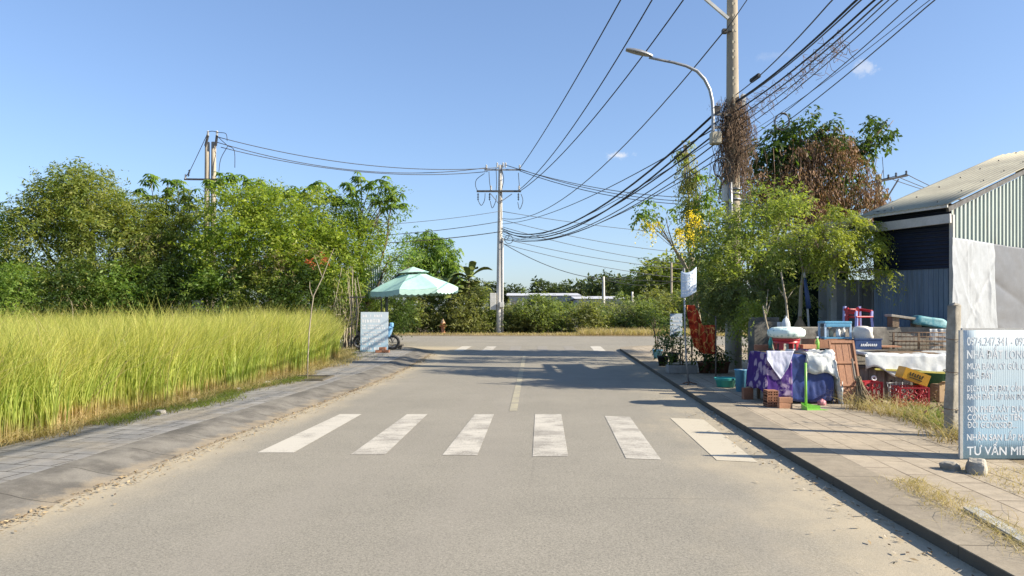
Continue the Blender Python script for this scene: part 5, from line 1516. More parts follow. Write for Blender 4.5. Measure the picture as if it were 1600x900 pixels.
def cloth(name, fn, m, nu=40, nv=30, parent=None, amp=.02, sc=3.0, seed=0, thick=.004, fold=0.0, fs=8):
    """hanging or draped sheet with creases along its normal"""
    P0 = [[Vector(fn(i / nu, j / nv)) for i in range(nu + 1)] for j in range(nv + 1)]
    mb = MB()
    vs = []
    for j in range(nv + 1):
        for i in range(nu + 1):
            p = P0[j][i]
            du_ = P0[j][min(i + 1, nu)] - P0[j][max(i - 1, 0)]; dv_ = P0[min(j + 1, nv)][i] - P0[max(j - 1, 0)][i]
            n = du_.cross(dv_); n = n.normalized() if n.length > 1e-9 else V(0, -1, 0)
            q = Vector((p.x * sc + seed * 7.3, p.y * sc, p.z * sc * .6))
            a = amp * (mn.noise(q) + .6 * (1 - 2 * abs(mn.noise(q * 1.9 + Vector((3, 1, 2))))) + .3 * mn.noise(q * 4.3))
            if fold: a += fold * math.sin(i / nu * fs * 2 * PI + 2 * mn.noise(q * .7)) * (j / nv)
            vs.append(p + n * a)
    w_ = nu + 1
    mb.add(vs, [(j * w_ + i, j * w_ + i + 1, (j + 1) * w_ + i + 1, (j + 1) * w_ + i) for j in range(nv) for i in range(nu)], 0, True)
    return mb.build(name, m, parent, thick=thick)


def hang(px0, px1, spread_, out, m, seed, label):
    def fn(s, t):
        q = gpx(px0 + (px1 - px0) * s + spread_ * t * s, 371, out + .10 * t)
        return V(q.x, q.y, (zb + .03 - .02 * (q.x - g0_.x)) + (.35 - zb) * t)
    r = random.Random(seed * 17)
    cr_ = []
    for _ in range(30):
        cr_.append((r.uniform(0, 1), r.uniform(0, 1), r.choice([r.gauss(PI / 2, .25), r.uniform(.5, 2.6)]), r.uniform(.018, .05), r.uniform(.15, .5), r.choice([-1, 1]) * r.uniform(.012, .034)))
    def creased(s, t):
        h = 0
        for cs, ct, an, wd_, ln_, am in cr_:
            dx, dy = s - cs, (t - ct); al = dx * math.cos(an) + dy * math.sin(an); ac = -dx * math.sin(an) + dy * math.cos(an)
            h += am * math.exp(-abs(ac) / wd_) * math.exp(-(al / ln_) ** 2)
        return Vector(fn(s, t)) + ON * h
    return tag(cloth('tarp', creased, m, 90, 90, None, .012, 2.5, seed, .004, .018, 2.6), label, 'tarp')


hang(1488, 1552, 8, .05, M_TARPW, 1, 'crumpled white tarp hung over the shed gable beside the corner')
hang(1547, 1880, 0, .03, M_TARPG, 2, 'grey creased tarp hung over the shed gable next to the white tarp')

# low concrete wall, stained block
wl = thing('low_wall', 'low weathered concrete wall running behind the stall junk', 'wall', V(6.6, 13.7, .1))
mb = MB(); zt = P(0, 511, 13.7).z
mb.prism([(P(1232, 0, 13.75).x, 13.72), (P(1490, 0, 13.7).x, 13.66), (P(1490, 0, 13.7).x, 13.82), (P(1232, 0, 13.75).x, 13.88)], .1, zt); mb.build('wall', M_BARE, wl, bevel=.012)
b = P(1194, 560, 14.9); b.z = .12
blk = thing('concrete_block', 'dark stained concrete block column between the pole and the thin stems', 'block', b)
mb = MB(); z = P(0, 502, 14.9).z; mb.box((b.x, b.y, (z + .12) / 2), (.54, .36, z - .12)); mb.build('body', M_MOULD, blk, bevel=.02)
mb = MB(); mb.box((b.x, b.y, z + .0405), (.50, .32, .08)); mb.build('cap', M_MOULD, blk, bevel=.015)

# dark green tarp back of the stall, grey panels, white column, awning pipe
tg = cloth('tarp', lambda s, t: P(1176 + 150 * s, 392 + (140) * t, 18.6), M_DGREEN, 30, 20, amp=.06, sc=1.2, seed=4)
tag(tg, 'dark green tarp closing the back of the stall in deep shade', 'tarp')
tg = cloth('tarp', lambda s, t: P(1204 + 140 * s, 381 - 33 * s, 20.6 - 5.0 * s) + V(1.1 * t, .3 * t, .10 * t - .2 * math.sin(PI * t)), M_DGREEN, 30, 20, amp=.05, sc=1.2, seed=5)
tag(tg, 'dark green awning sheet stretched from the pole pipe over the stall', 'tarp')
mb = MB()
b = P(1343, 515, 16.2)
for i, (x0, x1, y0) in enumerate(((1279, 1302, 438), (1306, 1376, 437))):
    a = P(x0, 0, 16.4); c_ = P(x1, 0, 16.4)
    sp = thing('metal_sheet', ['narrow grey metal sheet standing on the pole side of the white column', 'wide dull grey metal sheet standing between white column and shed'][i], 'sheet', V((a.x + c_.x) / 2, 16.4, .1))
    mb = MB(); rib(mb, V(a.x, 16.4, .1), V(1, 0, 0), V(0, 0, 1), c_.x - a.x, P(0, y0, 16.4).z - .1, .3, .012); mb.build('panel', M_GREYS, sp, thick=.006)
    mb = MB(); mb.bar(V(a.x, 16.43, 1.0), V(c_.x, 16.43, 1.0), .05); mb.build('batten', M_WOOD, sp)
b = P(1301, 500, 16.1); b.z = .12
wc = thing('awning_post', 'white square awning post striped by shadows in front of grey sheets', 'post', b)
mb = MB(); zt = P(0, 360, 16.1).z; mb.box((b.x, b.y, (.12 + zt) / 2), (.13, .13, zt - .12)); mb.build('shaft', M_FASC, wc, bevel=.01)
mb = MB(); mb.box((b.x, b.y, .16), (.24, .24, .08)); mb.build('foot', M_BARE, wc, bevel=.01)
ap = thing('awning_pipe', 'long pale pipe of the rolled awning sloping from the shed eave through the leaves', 'pipe', P(1270, 365, 19))
mb = MB(); mb.tube([P(1345, 342, 15.5), P(1300, 352, 16.8), P(1250, 364, 18.6), P(1203, 378, 20.6)], .075, 10); mb.build('roll', M_FASC, ap)
mb = MB(); mb.tube([P(1345, 357, 15.5), P(1260, 378, 18.2), P(1203, 392, 20.6)], .03, 8); mb.build('rail', M_STEEL, ap)
b = P(1205, 520, 20.6); b.z = .12
mb = MB(); mb.tube([b, P(1204, 380, 20.6)], .035, 8); mb.build('support', M_STEEL, ap)
b = P(1268, 560, 15.0); b.z = .12
fu = thing('folded_parasol', 'folded navy parasol with a white tip leaning on its pale pole', 'parasol', b)
mb = MB(); mb.tube([b, P(1263, 500, 15), P(1259, 445, 15), P(1257, 426, 15)], .022, 8); mb.build('pole', M_FASC, fu)
mb = MB(); mb.tube([P(1263.5, 482, 15), P(1261, 460, 15), P(1257.5, 434, 15)], [.05, .045, .025], 9); mb.build('canopy', M_NAVY, fu)
mb = MB(); mb.tube([P(1257.4, 433, 15), P(1256.8, 425, 15)], [.04, .015], 8); mb.build('tip', M_FASC, fu)

# ================================================================== stall tables and cloths
def drape(name, x0, x1, y0, y1, z, ol, orr, of, ob, m, amp=.025, sc=4, seed=0, flare=.12, nu=44, nv=36, ragged=.1):
    def fn(s, t):
        rg = ragged * mn.noise((s * 5 + seed, t * 5, seed * 2.0))
        X = x0 - ol + (x1 - x0 + ol + orr) * s
        Yv = y1 + ob - (y1 - y0 + ob + of) * t
        ox = max(x0 - X, X - x1, 0); oy = max(y0 - Yv, Yv - y1, 0)
        cx_ = min(max(X, x0), x1); cy_ = min(max(Yv, y0), y1)
        dz = max(ox, oy) * (1 + rg) + .25 * min(ox, oy)
        sgx = -1 if X < x0 else 1; sgy = -1 if Yv < y0 else 1
        sag = .03 * math.sin(PI * min(max((X - x0) / (x1 - x0), 0), 1))
        return V(cx_ + sgx * flare * ox + sgx * .02 * (ox > 0), cy_ + sgy * flare * oy + sgy * .02 * (oy > 0), z - dz - sag * (ox == 0))
    return cloth(name, fn, m, nu, nv, None, amp, sc, seed)


def table(label, x0, x1, y0, y1, z, m=None):
    t = thing('trestle_table', label, 'table', V((x0 + x1) / 2, (y0 + y1) / 2, .12))
    mb = MB(); mb.box(((x0 + x1) / 2, (y0 + y1) / 2, z - .03), (x1 - x0 - .03, y1 - y0 - .03, .04)); mb.build('top', m or M_WOOD, t)
    for x in (x0 + .08, x1 - .08):
        for y in (y0 + .08, y1 - .08):
            mb = MB(); mb.box((x, y, (z - .05 + .12) / 2), (.05, .05, z - .17)); mb.build('leg', m or M_WOOD, t)
    return t


# purple flowered cloth material
m, nt, out = new_mat('purple_floral')
v = coords(nt, 'Object')
vo = nt.nodes.new('ShaderNodeTexVoronoi'); vo.inputs['Scale'].default_value = 4.2
nt.links.new(mixc(nt, .12, v, N(nt, 'ShaderNodeTexNoise', Scale=4.0).outputs['Color'], 'ADD'), vo.inputs['Vector'])
f1 = sstep(nt, vo.outputs['Distance'], .50, .40)
pet = sstep(nt, noise(nt, v, 9, 3), .38, .54)
c = mixc(nt, math_(nt, 'MULTIPLY', f1, pet), (.050, .018, .15), (.36, .28, .38))
c = mixc(nt, math_(nt, 'MULTIPLY', sstep(nt, noise(nt, v, 2.2, 4), .55, .65), .6), c, (.33, .27, .40))
principled(nt, out, c, .8, 0, .2); M_PURP = m
m, nt, out = new_mat('red_batik')
v = coords(nt, 'Object')
wv = nt.nodes.new('ShaderNodeTexVoronoi'); wv.feature = 'DISTANCE_TO_EDGE'; wv.inputs['Scale'].default_value = 5.5
nt.links.new(mixc(nt, .25, v, N(nt, 'ShaderNodeTexNoise', Scale=3.5).outputs['Color'], 'ADD'), wv.inputs['Vector'])
f1 = sstep(nt, wv.outputs['Distance'], .05, .015)
c = mixc(nt, f1, mixc(nt, sstep(nt, noise(nt, v, 5, 3), .5, .6), (.46, .05, .018), (.24, .024, .012)), (.72, .42, .12))
principled(nt, out, c, .8, 0, .2); M_BATIK = m

# front table A (closest to the road)
xa0, xa1 = P(1186, 0, 12.6).x, P(1296, 0, 12.2).x
ya0, ya1, za = 12.15, 12.95, .94
table('low stall table hidden under the purple cloth and blue tarp', xa0, xa1, ya0, ya1, za)
o = drape('tablecloth', xa0 - .02, xa0 + .36, ya0 - .02, ya1 + .02, za + .012, .62, .0, .70, .3, M_PURP, .022, 4, 3, .10); tag(o, 'purple flowered cloth draped over the road side end of the front stall table', 'cloth')
o = drape('tarp', xa0 + .30, xa1 + .0, ya0 - .0, ya1, za + .006, .0, .30, .76, .3, M_BTARP, .020, 5, 5, .04, ragged=.02); tag(o, 'dark blue tarp covering the front side of the stall table', 'tarp')
o = drape('plastic_sheet', xa0 + .62, xa1 + .03, ya0 - .03, ya1 + .05, za + .035, .24, .80, .34, .2, M_PLAST, .04, 5, 8, .14, ragged=.7); tag(o, 'crumpled white plastic sheet thrown over the blue tarp on the stall table', 'sheet')
o = cloth('napkin_sheet', lambda s, t: V(xa0 - .05 + .45 * s * (1 - .25 * t), ya0 - .05 - .05 * t, za + .045 - .46 * t * (1 - abs(s - .62) * 1.1)), mat('pale_lilac_cloth', (.52, .54, .66), (.46, .48, .6), .8, 3, 40), 24, 20, None, .014, 6, 9)
tag(o, 'pale lilac cloth corner hanging over the purple flowered cloth', 'cloth')
# round seat pad on the red stool
b = V(P(1232, 0, 12.35).x, 12.45, za + .05)
st = thing('plastic_stool', 'small red plastic stool standing on the stall table under the floral pad', 'stool', b)
mb = MB(); mb.lathe(b, [(.0, .19), (.215, .19), (.22, .15), (.205, .15), (.20, .175), (0, .175)], 24); mb.build('seat', M_RED, st)
for k in range(4):
    a = PI / 4 + k * PI / 2; q = b + V(.185 * math.cos(a), .185 * math.sin(a), 0)
    mb = MB(); mb.bar(q, q + V(-.01 * math.cos(a), -.01 * math.sin(a), .16), .075, .022, up=(math.cos(a), math.sin(a), 0)); mb.build('leg', M_RED, st)
mb = MB(); mb.lathe(b, [(.206, .105), (.21, .155), (.20, .155), (.198, .105)], 24); mb.build('skirt', M_RED, st)
m, nt, out = new_mat('mint_floral'); v = coords(nt, 'Object')
vo = nt.nodes.new('ShaderNodeTexVoronoi'); vo.inputs['Scale'].default_value = 18; nt.links.new(v, vo.inputs['Vector'])
c = mixc(nt, sstep(nt, vo.outputs['Distance'], .42, .25), (.62, .74, .70), (.36, .52, .50)); principled(nt, out, c, .85, 0, .2, noise(nt, v, 30), .3)
mb = MB(); q = b + V(0, 0, .19)
def padfn(s, t):
    a = 2 * PI * s; fl = 1 + .035 * abs(math.sin(6 * a))
    pr = [(.02, 0), (.20, .0), (.275, .03), (.295, .08), (.285, .135), (.22, .175), (.12, .185), (.0, .165)]
    k = t * (len(pr) - 1); i = min(int(k), len(pr) - 2); f_ = k - i
    r = pr[i][0] + (pr[i + 1][0] - pr[i][0]) * f_; z = pr[i][1] + (pr[i + 1][1] - pr[i][1]) * f_
    return q + V(r * fl * math.cos(a), r * fl * math.sin(a), z)
mb.grid(padfn, 48, 21); tag(mb.build('seat_pad', m), 'puffy mint floral round pad lying on the red stool', 'cushion')


def brick(c, label, rz=0, s=(.20, .095, .075), m=None, group=None, hollow=False):
    t = thing('brick', label, 'brick', Vector(c), group)
    M3 = Matrix.Rotation(rz, 3, 'Z')
    if not hollow:
        mb = MB(); mb.box(Vector(c) + V(0, 0, s[2] / 2), s, M3); mb.build('body', m or M_BRICK, t, bevel=.006); return t
    mb = MB(); h = s[2]; tk = .014
    for iy in range(3): mb.box(Vector(c) + M3 @ V(0, 0, 0) + V(0, 0, tk / 2 + iy * (h - tk) / 2), (s[0], s[1], tk), M3)
    for ix in range(3): mb.box(Vector(c) + M3 @ V((ix - 1) * (s[0] - tk) / 2, .0, 0) + V(0, 0, h / 2), (tk, s[1] - .002, h - .002), M3)
    mb.build('body', m or M_BRICK, t); mb = MB(); mb.box(Vector(c) + M3 @ V(0, .03, 0) + V(0, 0, h / 2), (s[0] - .02, s[1] - .07, h - .02), M3); mb.build('web', M_BRICK, t)
    return t


M_BRICKP = mat('orange_brick', (.47, .25, .15), (.38, .20, .12), .9, 6, 50, bstr=.5)
b = G(1206, 636, .12)
for ix in range(2):
    for iz in range(3):
        brick(b + V(-.05 + ix * .088, .03, iz * .089), 'hollow brick end in the stack holding down the tarp corner', 0, (.085, .2, .087), M_BRICK, 'hollow bricks under the stall table', True)
b = G(1226, 638, .12)
brick(b + V(0, 0, 0), 'orange brick lying lowest before the blue tarp', .04, (.21, .1, .085), M_BRICKP)
brick(b + V(.005, .0, .087), 'orange brick stacked on another before the blue tarp', -.03, (.21, .1, .085), M_BRICKP)
b = G(1168, 624, .12); brick(b, 'upright brown brick between blue bin and purple cloth', .1, (.17, .1, .2))
brick(V(P(1264, 0, 12.3).x, 12.35, za + .068), 'flat orange brick weighting the plastic sheet beside the red stool', .15, (.24, .12, .07), M_BRICKP)
brick(V(P(1186, 0, 12.9).x, 12.8, za + .02), 'brown brick weighting the purple cloth at the road side end', -.2, (.22, .12, .09))

# table B behind, with purple cloth and wooden tray
xb0, xb1 = P(1256, 0, 13.0).x, P(1332, 0, 13.0).x
table('stall table behind the leaning door under purple cloth', xb0, xb1, 12.95, 13.5, .96)
o = drape('tablecloth', xb0, xb1, 12.93, 13.5, .972, .3, .12, .62, .1, M_PURP, .02, 4, 13, .08); tag(o, 'purple flowered cloth on the table behind the leaning brown door', 'cloth')
b = V(P(1296, 0, 13.1).x, 13.2, .985)
tr_ = thing('wooden_tray', 'shallow brown wooden box lying on the purple cloth under the blue rack', 'box', b)
M3 = Matrix.Rotation(.12, 3, 'Z')
mb = MB(); mb.box(b + V(0, 0, .01), (.72, .46, .02), M3); mb.build('bottom', M_DOORW, tr_)
for dx, dy, sx_, sy_ in ((0, -.22, .72, .025), (0, .22, .72, .025), (-.35, 0, .025, .414), (.35, 0, .025, .414)):
    mb = MB(); mb.box(b + M3 @ V(dx, dy, 0) + V(0, 0, .085), (sx_, sy_, .128), M3); mb.build('side', M_DOORW, tr_)
# blue drying rack / small chair frames
def rack(label, b, w, d_, h, m_top, m_leg, rz=0):
    t = thing('plastic_rack', label, 'rack', b)
    M3 = Matrix.Rotation(rz, 3, 'Z')
    mb = MB(); mb.box(b + V(0, 0, h - .02), (w, d_, .04), M3); mb.box(b + M3 @ V(0, -d_ / 2 + .01, 0) + V(0, 0, h - .07), (w - .04, .02, .06), M3); mb.build('top', m_top, t, bevel=.008)
    for sx_ in (-1, 1):
        for sy_ in (-1, 1):
            q = b + M3 @ V(sx_ * (w / 2 - .02), sy_ * (d_ / 2 - .02), 0)
            mb = MB(); mb.bar(q, q + V(0, 0, h - .04), .03); mb.build('leg', m_leg, t)
    mb = MB(); mb.box(b + V(0, 0, .03), (w, d_, .025), M3)
    mb.build('shelf', m_top, t)
    return t
rack('pale blue plastic rack standing on the wooden box, full of small things', V(P(1308, 0, 13.1).x, 13.2, 1.128), .48, .3, .32, M_SKYB, mat('pale_blue_leg', (.45, .6, .75), (.4, .55, .7), .4))
b0 = V(P(1308, 0, 13.1).x, 13.2, 1.1725)
for i in range(4):
    q = b0 + V(-.15 + i * .1, random.uniform(-.03, .03), 0)
    mb = MB(); mb.lathe(q, [(0, 0), (.035, 0), (.04, .10), (.03, .13), (.015, .15), (0, .15)], 12); tag(mb.build('jar', [M_BOXW, M_BOXB, M_WHITEL, M_PORC][i]), 'small pale jar standing inside the blue plastic rack', 'jar', 'jars in the blue rack')
# red and lilac toy chairs
def small_chair(label, b, rz, seat, leg, h=.30, w=.27):
    t = thing('small_chair', label, 'chair', b); M3 = Matrix.Rotation(rz, 3, 'Z')
    f = lambda x, y, z: b + M3 @ V(x, y, 0) + V(0, 0, z)
    mb = MB(); mb.box(f(0, 0, h * .55), (w, w, .03), M3); mb.build('seat', seat, t, bevel=.008)
    for sx_ in (-1, 1):
        mb = MB(); mb.bar(f(sx_ * w * .48, -w * .45, 0), f(sx_ * w * .44, -w * .42, h * .53), .045); mb.build('leg', leg, t)
        mb = MB(); mb.bar(f(sx_ * w * .48, w * .45, 0), f(sx_ * w * .44, w * .46, h + .04), .045); mb.build('leg', leg, t)
        mb = MB(); mb.bar(f(sx_ * w * .46, -w * .42, h * .85), f(sx_ * w * .46, w * .46, h * .95), .045); mb.build('armrest', seat, t, bevel=.006)
        mb = MB(); mb.bar(f(sx_ * w * .46, -w * .40, h * .56), f(sx_ * w * .46, -w * .42, h * .86), .04); mb.build('arm_post', leg, t)
    mb = MB(); mb.box(f(0, w * .45, h * .86), (w * .9, .03, h * .26), M3); mb.build('backrest', seat, t, bevel=.01)
zlw = P(0, 511, 13.7).z
small_chair('small red plastic chair with lilac legs perched on the low wall', V(P(1343, 0, 13.7).x, 13.75, zlw), .25, M_RED, M_LILAC, .34, .36)
small_chair('small lilac and red chair half hidden behind the blue rack', V(P(1328, 0, 13.9).x, 13.80, zlw), 2.7, M_RED, M_RED, .32, .2)

# white bag, navy crate with white lettering
nc = V(P(1353, 0, 13.0).x, 13.05, .965)
cr = thing('plastic_crate', 'navy plastic crate with white script lettering on the white sheeted counter', 'crate', nc)
M3 = Matrix.Rotation(-.05, 3, 'Z')
mb = MB(); mb.box(nc + V(0, 0, .01), (.44, .32, .02), M3); mb.build('bottom', M_NAVY, cr)
for dx, dy, sx_, sy_ in ((0, -.155, .44, .014), (0, .155, .44, .014), (-.213, 0, .014, .296), (.213, 0, .014, .296)):
    mb = MB(); mb.box(nc + M3 @ V(dx, dy, 0) + V(0, 0, .095), (sx_, sy_, .15), M3); mb.build('side', M_NAVY, cr)
mb = MB(); mb.box(nc + M3 @ V(0, -.155, 0) + V(0, 0, .180), (.47, .03, .02), M3); mb.build('lip', M_NAVY, cr)
rr_ = random.Random(4); mb = MB(); x = -.13
while x < .12:
    h = rr_.choice([.045, .045, .07]); o_ = nc + M3 @ V(x, -.168, 0) + V(0, 0, .055)
    mb.bar(o_, o_ + V(.012, 0, h), .011, .004, up=(0, 1, 0)); mb.bar(o_ + V(.004, 0, .003), o_ + V(.024, 0, .030), .009, .004, up=(0, 1, 0)); x += .031
mb.build('lettering', M_WHITEL, cr)
b = nc + V(-.03, .02, .175)
bm_o = rock('stuffed_bag', 'knotted white plastic bag lying on the navy crate', b - V(0, 0, .0), (.17, .13, .12), 2.3, mat('white_bag', (.70, .67, .62), (.58, .55, .5), .5, 6, 40)); bm_o['category'] = 'bag'
for p_ in bm_o.data.polygons: p_.use_smooth = True
# white sheeted counter C
xc0, xc1 = P(1338, 0, 12.9).x, P(1484, 0, 12.9).x
table('long low counter under the white sheet behind the red crates', xc0, xc1, 12.55, 13.4, .93)
o = drape('counter_sheet', xc0 - .02, xc1 + .02, 12.5, 13.4, .94, .05, .05, .30, .1, M_PLAST, .02, 3, 21, .10, ragged=.5); tag(o, 'white plastic sheet covering the long counter behind the grass tufts', 'sheet')
mb = MB(); mb.bar(V(xc0 + .1, 12.45, .665), V(xc1 - .35, 12.45, .60), .03); tag(mb.build('yellow_batten', mat('yellow_trim', (.55, .50, .12), (.45, .4, .1), .6)), 'yellowish batten edging the white counter sheet', 'batten')
b = V(P(1375, 0, 12.7).x, 12.8, .12)
cb = thing('wooden_cabinet', 'old grey wooden cabinet with plank door under the white counter sheet', 'cabinet', b)
mb = MB(); mb.box(b + V(0, 0, .30), (.92, .42, .56)); mb.build('carcass', M_WOODG, cb, bevel=.006)
for dx, w_ in ((-.2, .42), (.24, .36)):
    mb = MB(); mb.box(b + V(dx, -.222, .30), (w_, .02, .50)); dr_ = mb.build('door', M_WOOD if dx < 0 else M_WOODG, cb, bevel=.004)
    mb = MB()
    for i in range(3): mb.box(b + V(dx - w_ / 2 + w_ * (i + .5) / 3, -.237, .30), (w_ / 3 - .015, .012, .46))
    mb.build('planks', M_WOODG, dr_)
mb = MB(); mb.box(b + V(.12, -.25, .33), (.02, .02, .05)); mb.build('latch', M_DKSTEEL, cb)
mb = MB(); mb.torus(P(1365.5, 591, 12.5), .034, .015, RX, 24, 8); tag(mb.build('white_ring', M_WHITEL), 'white plastic ring hanging on the grey wooden cabinet', 'ring')


def honeycomb_crate(label, b, w, d_, h, m, rz=0.0, tilt_=0.0, name='bottle_crate', solid=False, letter=None):
    t = thing(name, label, 'crate', b)
    M3 = Matrix.Rotation(rz, 3, 'Z') @ Matrix.Rotation(tilt_, 3, 'Y')
    f = lambda x, y, z: b + M3 @ V(x, y, z)
    if solid:
        for dx, dy, sx_, sy_ in ((0, -d_ / 2 + .01, w, .02), (0, d_ / 2 - .01, w, .02), (-w / 2 + .01, 0, .02, d_ - .04), (w / 2 - .01, 0, .02, d_ - .04)):
            mb = MB(); mb.box(f(dx, dy, h / 2), (sx_, sy_, h), M3); mb.build('side', m, t)
        mb = MB(); mb.box(f(0, 0, .012), (w - .04, d_ - .04, .02), M3); mb.build('bottom', m, t)
        if letter:
            mb = MB(); r = random.Random(8)
            for i in range(6):
                x = -w * .26 + i * w * .095
                mb.box(f(x, -d_ / 2 - .003, h * .58), (w * .03, .006, h * .30), M3); mb.box(f(x + w * .022, -d_ / 2 - .003, h * (.70 if i % 2 else .46)), (w * .04, .006, h * .09), M3)
            mb.box(f(0, -d_ / 2 - .003, h * .28), (w * .5, .006, h * .07), M3)
            mb.build('lettering', letter, t)
        return t
    rims = MB()
    for z in (.012, h - .012):
        for dx, dy, sx_, sy_ in ((0, -d_ / 2, w, .02), (0, d_ / 2, w, .02), (-w / 2, 0, .02, d_), (w / 2, 0, .02, d_)): rims.box(f(dx, dy, z), (sx_, sy_, .024), M3)
    for sx_ in (-1, 1):
        for sy_ in (-1, 1): rims.box(f(sx_ * w / 2, sy_ * d_ / 2, h / 2), (.026, .026, h), M3)
    rims.build('frame', m, t)
    def wall(o, ux_, nrm_, L, nm):
        mbw = MB(); r = h * .155; cols = max(int(L / (r * 2.05)), 2); Rm = Matrix((ux_, V(0, 0, 1), nrm_)).transposed()
        for i in range(cols):
            for j in range(3):
                x = -L / 2 + r * 1.1 + i * (L - 2.2 * r) / max(cols - 1, 1) ; z = h * (.19 + .31 * j)
                if j == 1: x += r * .5 if i < cols - 1 else -r * .0
                mbw.torus(f(*(o + ux_ * x + V(0, 0, z))), r * .92, .0085, M3 @ Rm, 12, 5)
        mbw.build(nm, m, t)
    wall(V(0, -d_ / 2, 0), V(1, 0, 0), V(0, -1, 0), w, 'lattice_panel'); wall(V(0, d_ / 2, 0), V(1, 0, 0), V(0, -1, 0), w, 'lattice_panel')
    wall(V(-w / 2, 0, 0), V(0, 1, 0), V(1, 0, 0), d_, 'lattice_panel'); wall(V(w / 2, 0, 0), V(0, 1, 0), V(1, 0, 0), d_, 'lattice_panel')
    mb = MB(); mb.box(f(0, 0, .012), (w - .03, d_ - .03, .016), M3); mb.build('bottom', m, t)
    return t


b = G(1357, 630, .12); honeycomb_crate('red honeycomb bottle crate standing on end beside the straw broom', b, .30, .26, .36, M_RED, .15)
b = G(1422, 634, .12); honeycomb_crate('red honeycomb bottle crate under the tilted yellow crate', b, .42, .36, .31, M_RED, -.15)
honeycomb_crate('yellow crate with dark lettering tilted on top of the red crate', b + V(.04, .06, .385), .40, .30, .18, M_YELP, -.12, .36, 'plastic_crate', True, M_RUBBER)
b = V(P(1455, 0, 12.7).x, 12.75, .12)
t = thing('green_tub', 'dark green plastic tub in the shade under the counter sheet', 'tub', b)
mb = MB(); mb.lathe(b, [(0, .0), (.22, 0), (.28, .45), (.30, .46), (.30, .48), (.27, .48), (.21, .03), (0, .03)], 24); mb.build('body', mat('dark_green_plastic', (.03, .12, .06), (.025, .1, .05), .5), t)
b = V(P(1400, 0, 12.2).x, 12.15, .12)
t = thing('wire_basket', 'bent grey wire basket among the straw tufts', 'basket', b)
mb = MB()
for i in range(5): mb.torus(b + V(0, 0, .05 + i * .07), .10 + .012 * i, .005, None, 18, 5)
for k in range(10):
    a = 2 * PI * k / 10; mb.tube([b + V(.09 * math.cos(a), .09 * math.sin(a), 0), b + V(.16 * math.cos(a), .16 * math.sin(a), .35)], .004, 4)
mb.build('wires', M_STEEL, t)

# shelf boards and cages behind the counter
b = V(P(1440, 0, 13.3).x, 13.3, .945)
wb = thing('wire_cage', 'rusty wire cage with wooden shelf behind the white counter sheet', 'cage', b)
mb = MB(); w_, h_, d_ = 1.0, .30, .3
for i in range(15):
    x = -w_ / 2 + w_ * i / 14; mb.tube([b + V(x, -d_ / 2, 0), b + V(x, -d_ / 2, h_)], .004, 4)
for i in range(5):
    z = h_ * i / 4; mb.tube([b + V(-w_ / 2, -d_ / 2, z), b + V(w_ / 2, -d_ / 2, z)], .005, 4); mb.tube([b + V(-w_ / 2, d_ / 2, z), b + V(w_ / 2, d_ / 2, z)], .005, 4)
mb.build('mesh', M_STRAND, wb)
mb = MB(); mb.box(b + V(0, 0, h_ * .48), (w_ - .03, d_ - .03, .025)); mb.build('shelf', M_WOOD, wb)
for x in (-.5, -.05, .5):
    mb = MB(); mb.box(b + V(x, .0, h_ / 2), (.03, .03, h_)); mb.build('post', M_WOOD, wb)
b = V(P(1385, 0, 13.1).x, 13.05, .962)
t = thing('wooden_plank', 'bare wooden plank lying beside the navy crate', 'plank', b); mb = MB(); mb.box(b + V(0, 0, .05), (.34, .26, .022)); mb.build('board', M_BRICKP, t)
mb = MB(); mb.box(b + V(-.08, 0, .018), (.12, .2, .036)); mb.build('block', M_WOOD, t)
b = V(P(1413, 0, 13.75).x, 13.76, zlw)
t = thing('broken_slab', 'broken concrete slab resting slanted on the low wall', 'slab', b); M3 = Matrix.Rotation(.14, 3, 'Y')
mb = MB(); mb.box(b + V(0, 0, .17), (.60, .26, .045), M3); mb.build('slab', M_BARE, t, bevel=.008)
mb = MB(); mb.box(b + V(-.2, 0, .09), (.12, .2, .18)); mb.build('support', M_WOOD, t); mb = MB(); mb.box(b + V(.22, 0, .06), (.1, .2, .12)); mb.build('support', M_WOOD, t)
b = V(P(1456, 0, 13.7).x, 13.74, zlw)
bg_ = rock('cloth_sack', 'teal patterned sack slumped on top of the low wall', b, (.33, .15, .10), 3.1, mat('teal_pattern', (.05, .22, .27), (.22, .40, .42), .6, 9, 40)); bg_['category'] = 'sack'; bg_.rotation_euler = (0, .16, .0)
for p_ in bg_.data.polygons: p_.use_smooth = True
o = cloth('hanging_sheet', lambda s, t: P(1452 + 34 * s, 514 + (38 - 14 * s) * t, 13.45), M_TARPW, 20, 16, None, .02, 4, 31); tag(o, 'scrap of white sheet hanging from the low wall by the concrete post', 'sheet')

# leaning brown door
dtop, dbot = 12.62, 12.2
A = P(1307, 632, dbot); A.z = .12; B = P(1343, 632, dbot + .02); B.z = .12
T0 = P(1293, 533, dtop); T1 = P(1336, 535, dtop)
dr = thing('wooden_door', 'brown wooden door panel leaning on the stall table', 'door', (A + B) / 2)
ux = (B - A).normalized(); wdt = .44; uz = (T0 - A); hgt = uz.length; uz.normalize(); nv = ux.cross(uz).normalized()
if nv.y > 0: nv = -nv
def dbox(x0, x1, z0, z1, d0, d1, nm, par):
    mb = MB(); vs = [A + ux * x + uz * z + nv * d for d in (d0, d1) for x, z in ((x0, z0), (x1, z0), (x1, z1), (x0, z1))]
    mb.add(vs, [(0, 3, 2, 1), (4, 5, 6, 7), (0, 1, 5, 4), (1, 2, 6, 5), (2, 3, 7, 6), (3, 0, 4, 7)]); return mb.build(nm, M_DOORW, par, bevel=.004)
for i in range(4): dbox(wdt * i / 4 + .003, wdt * (i + 1) / 4 - .003, .0, hgt, 0, .016, 'plank', dr)
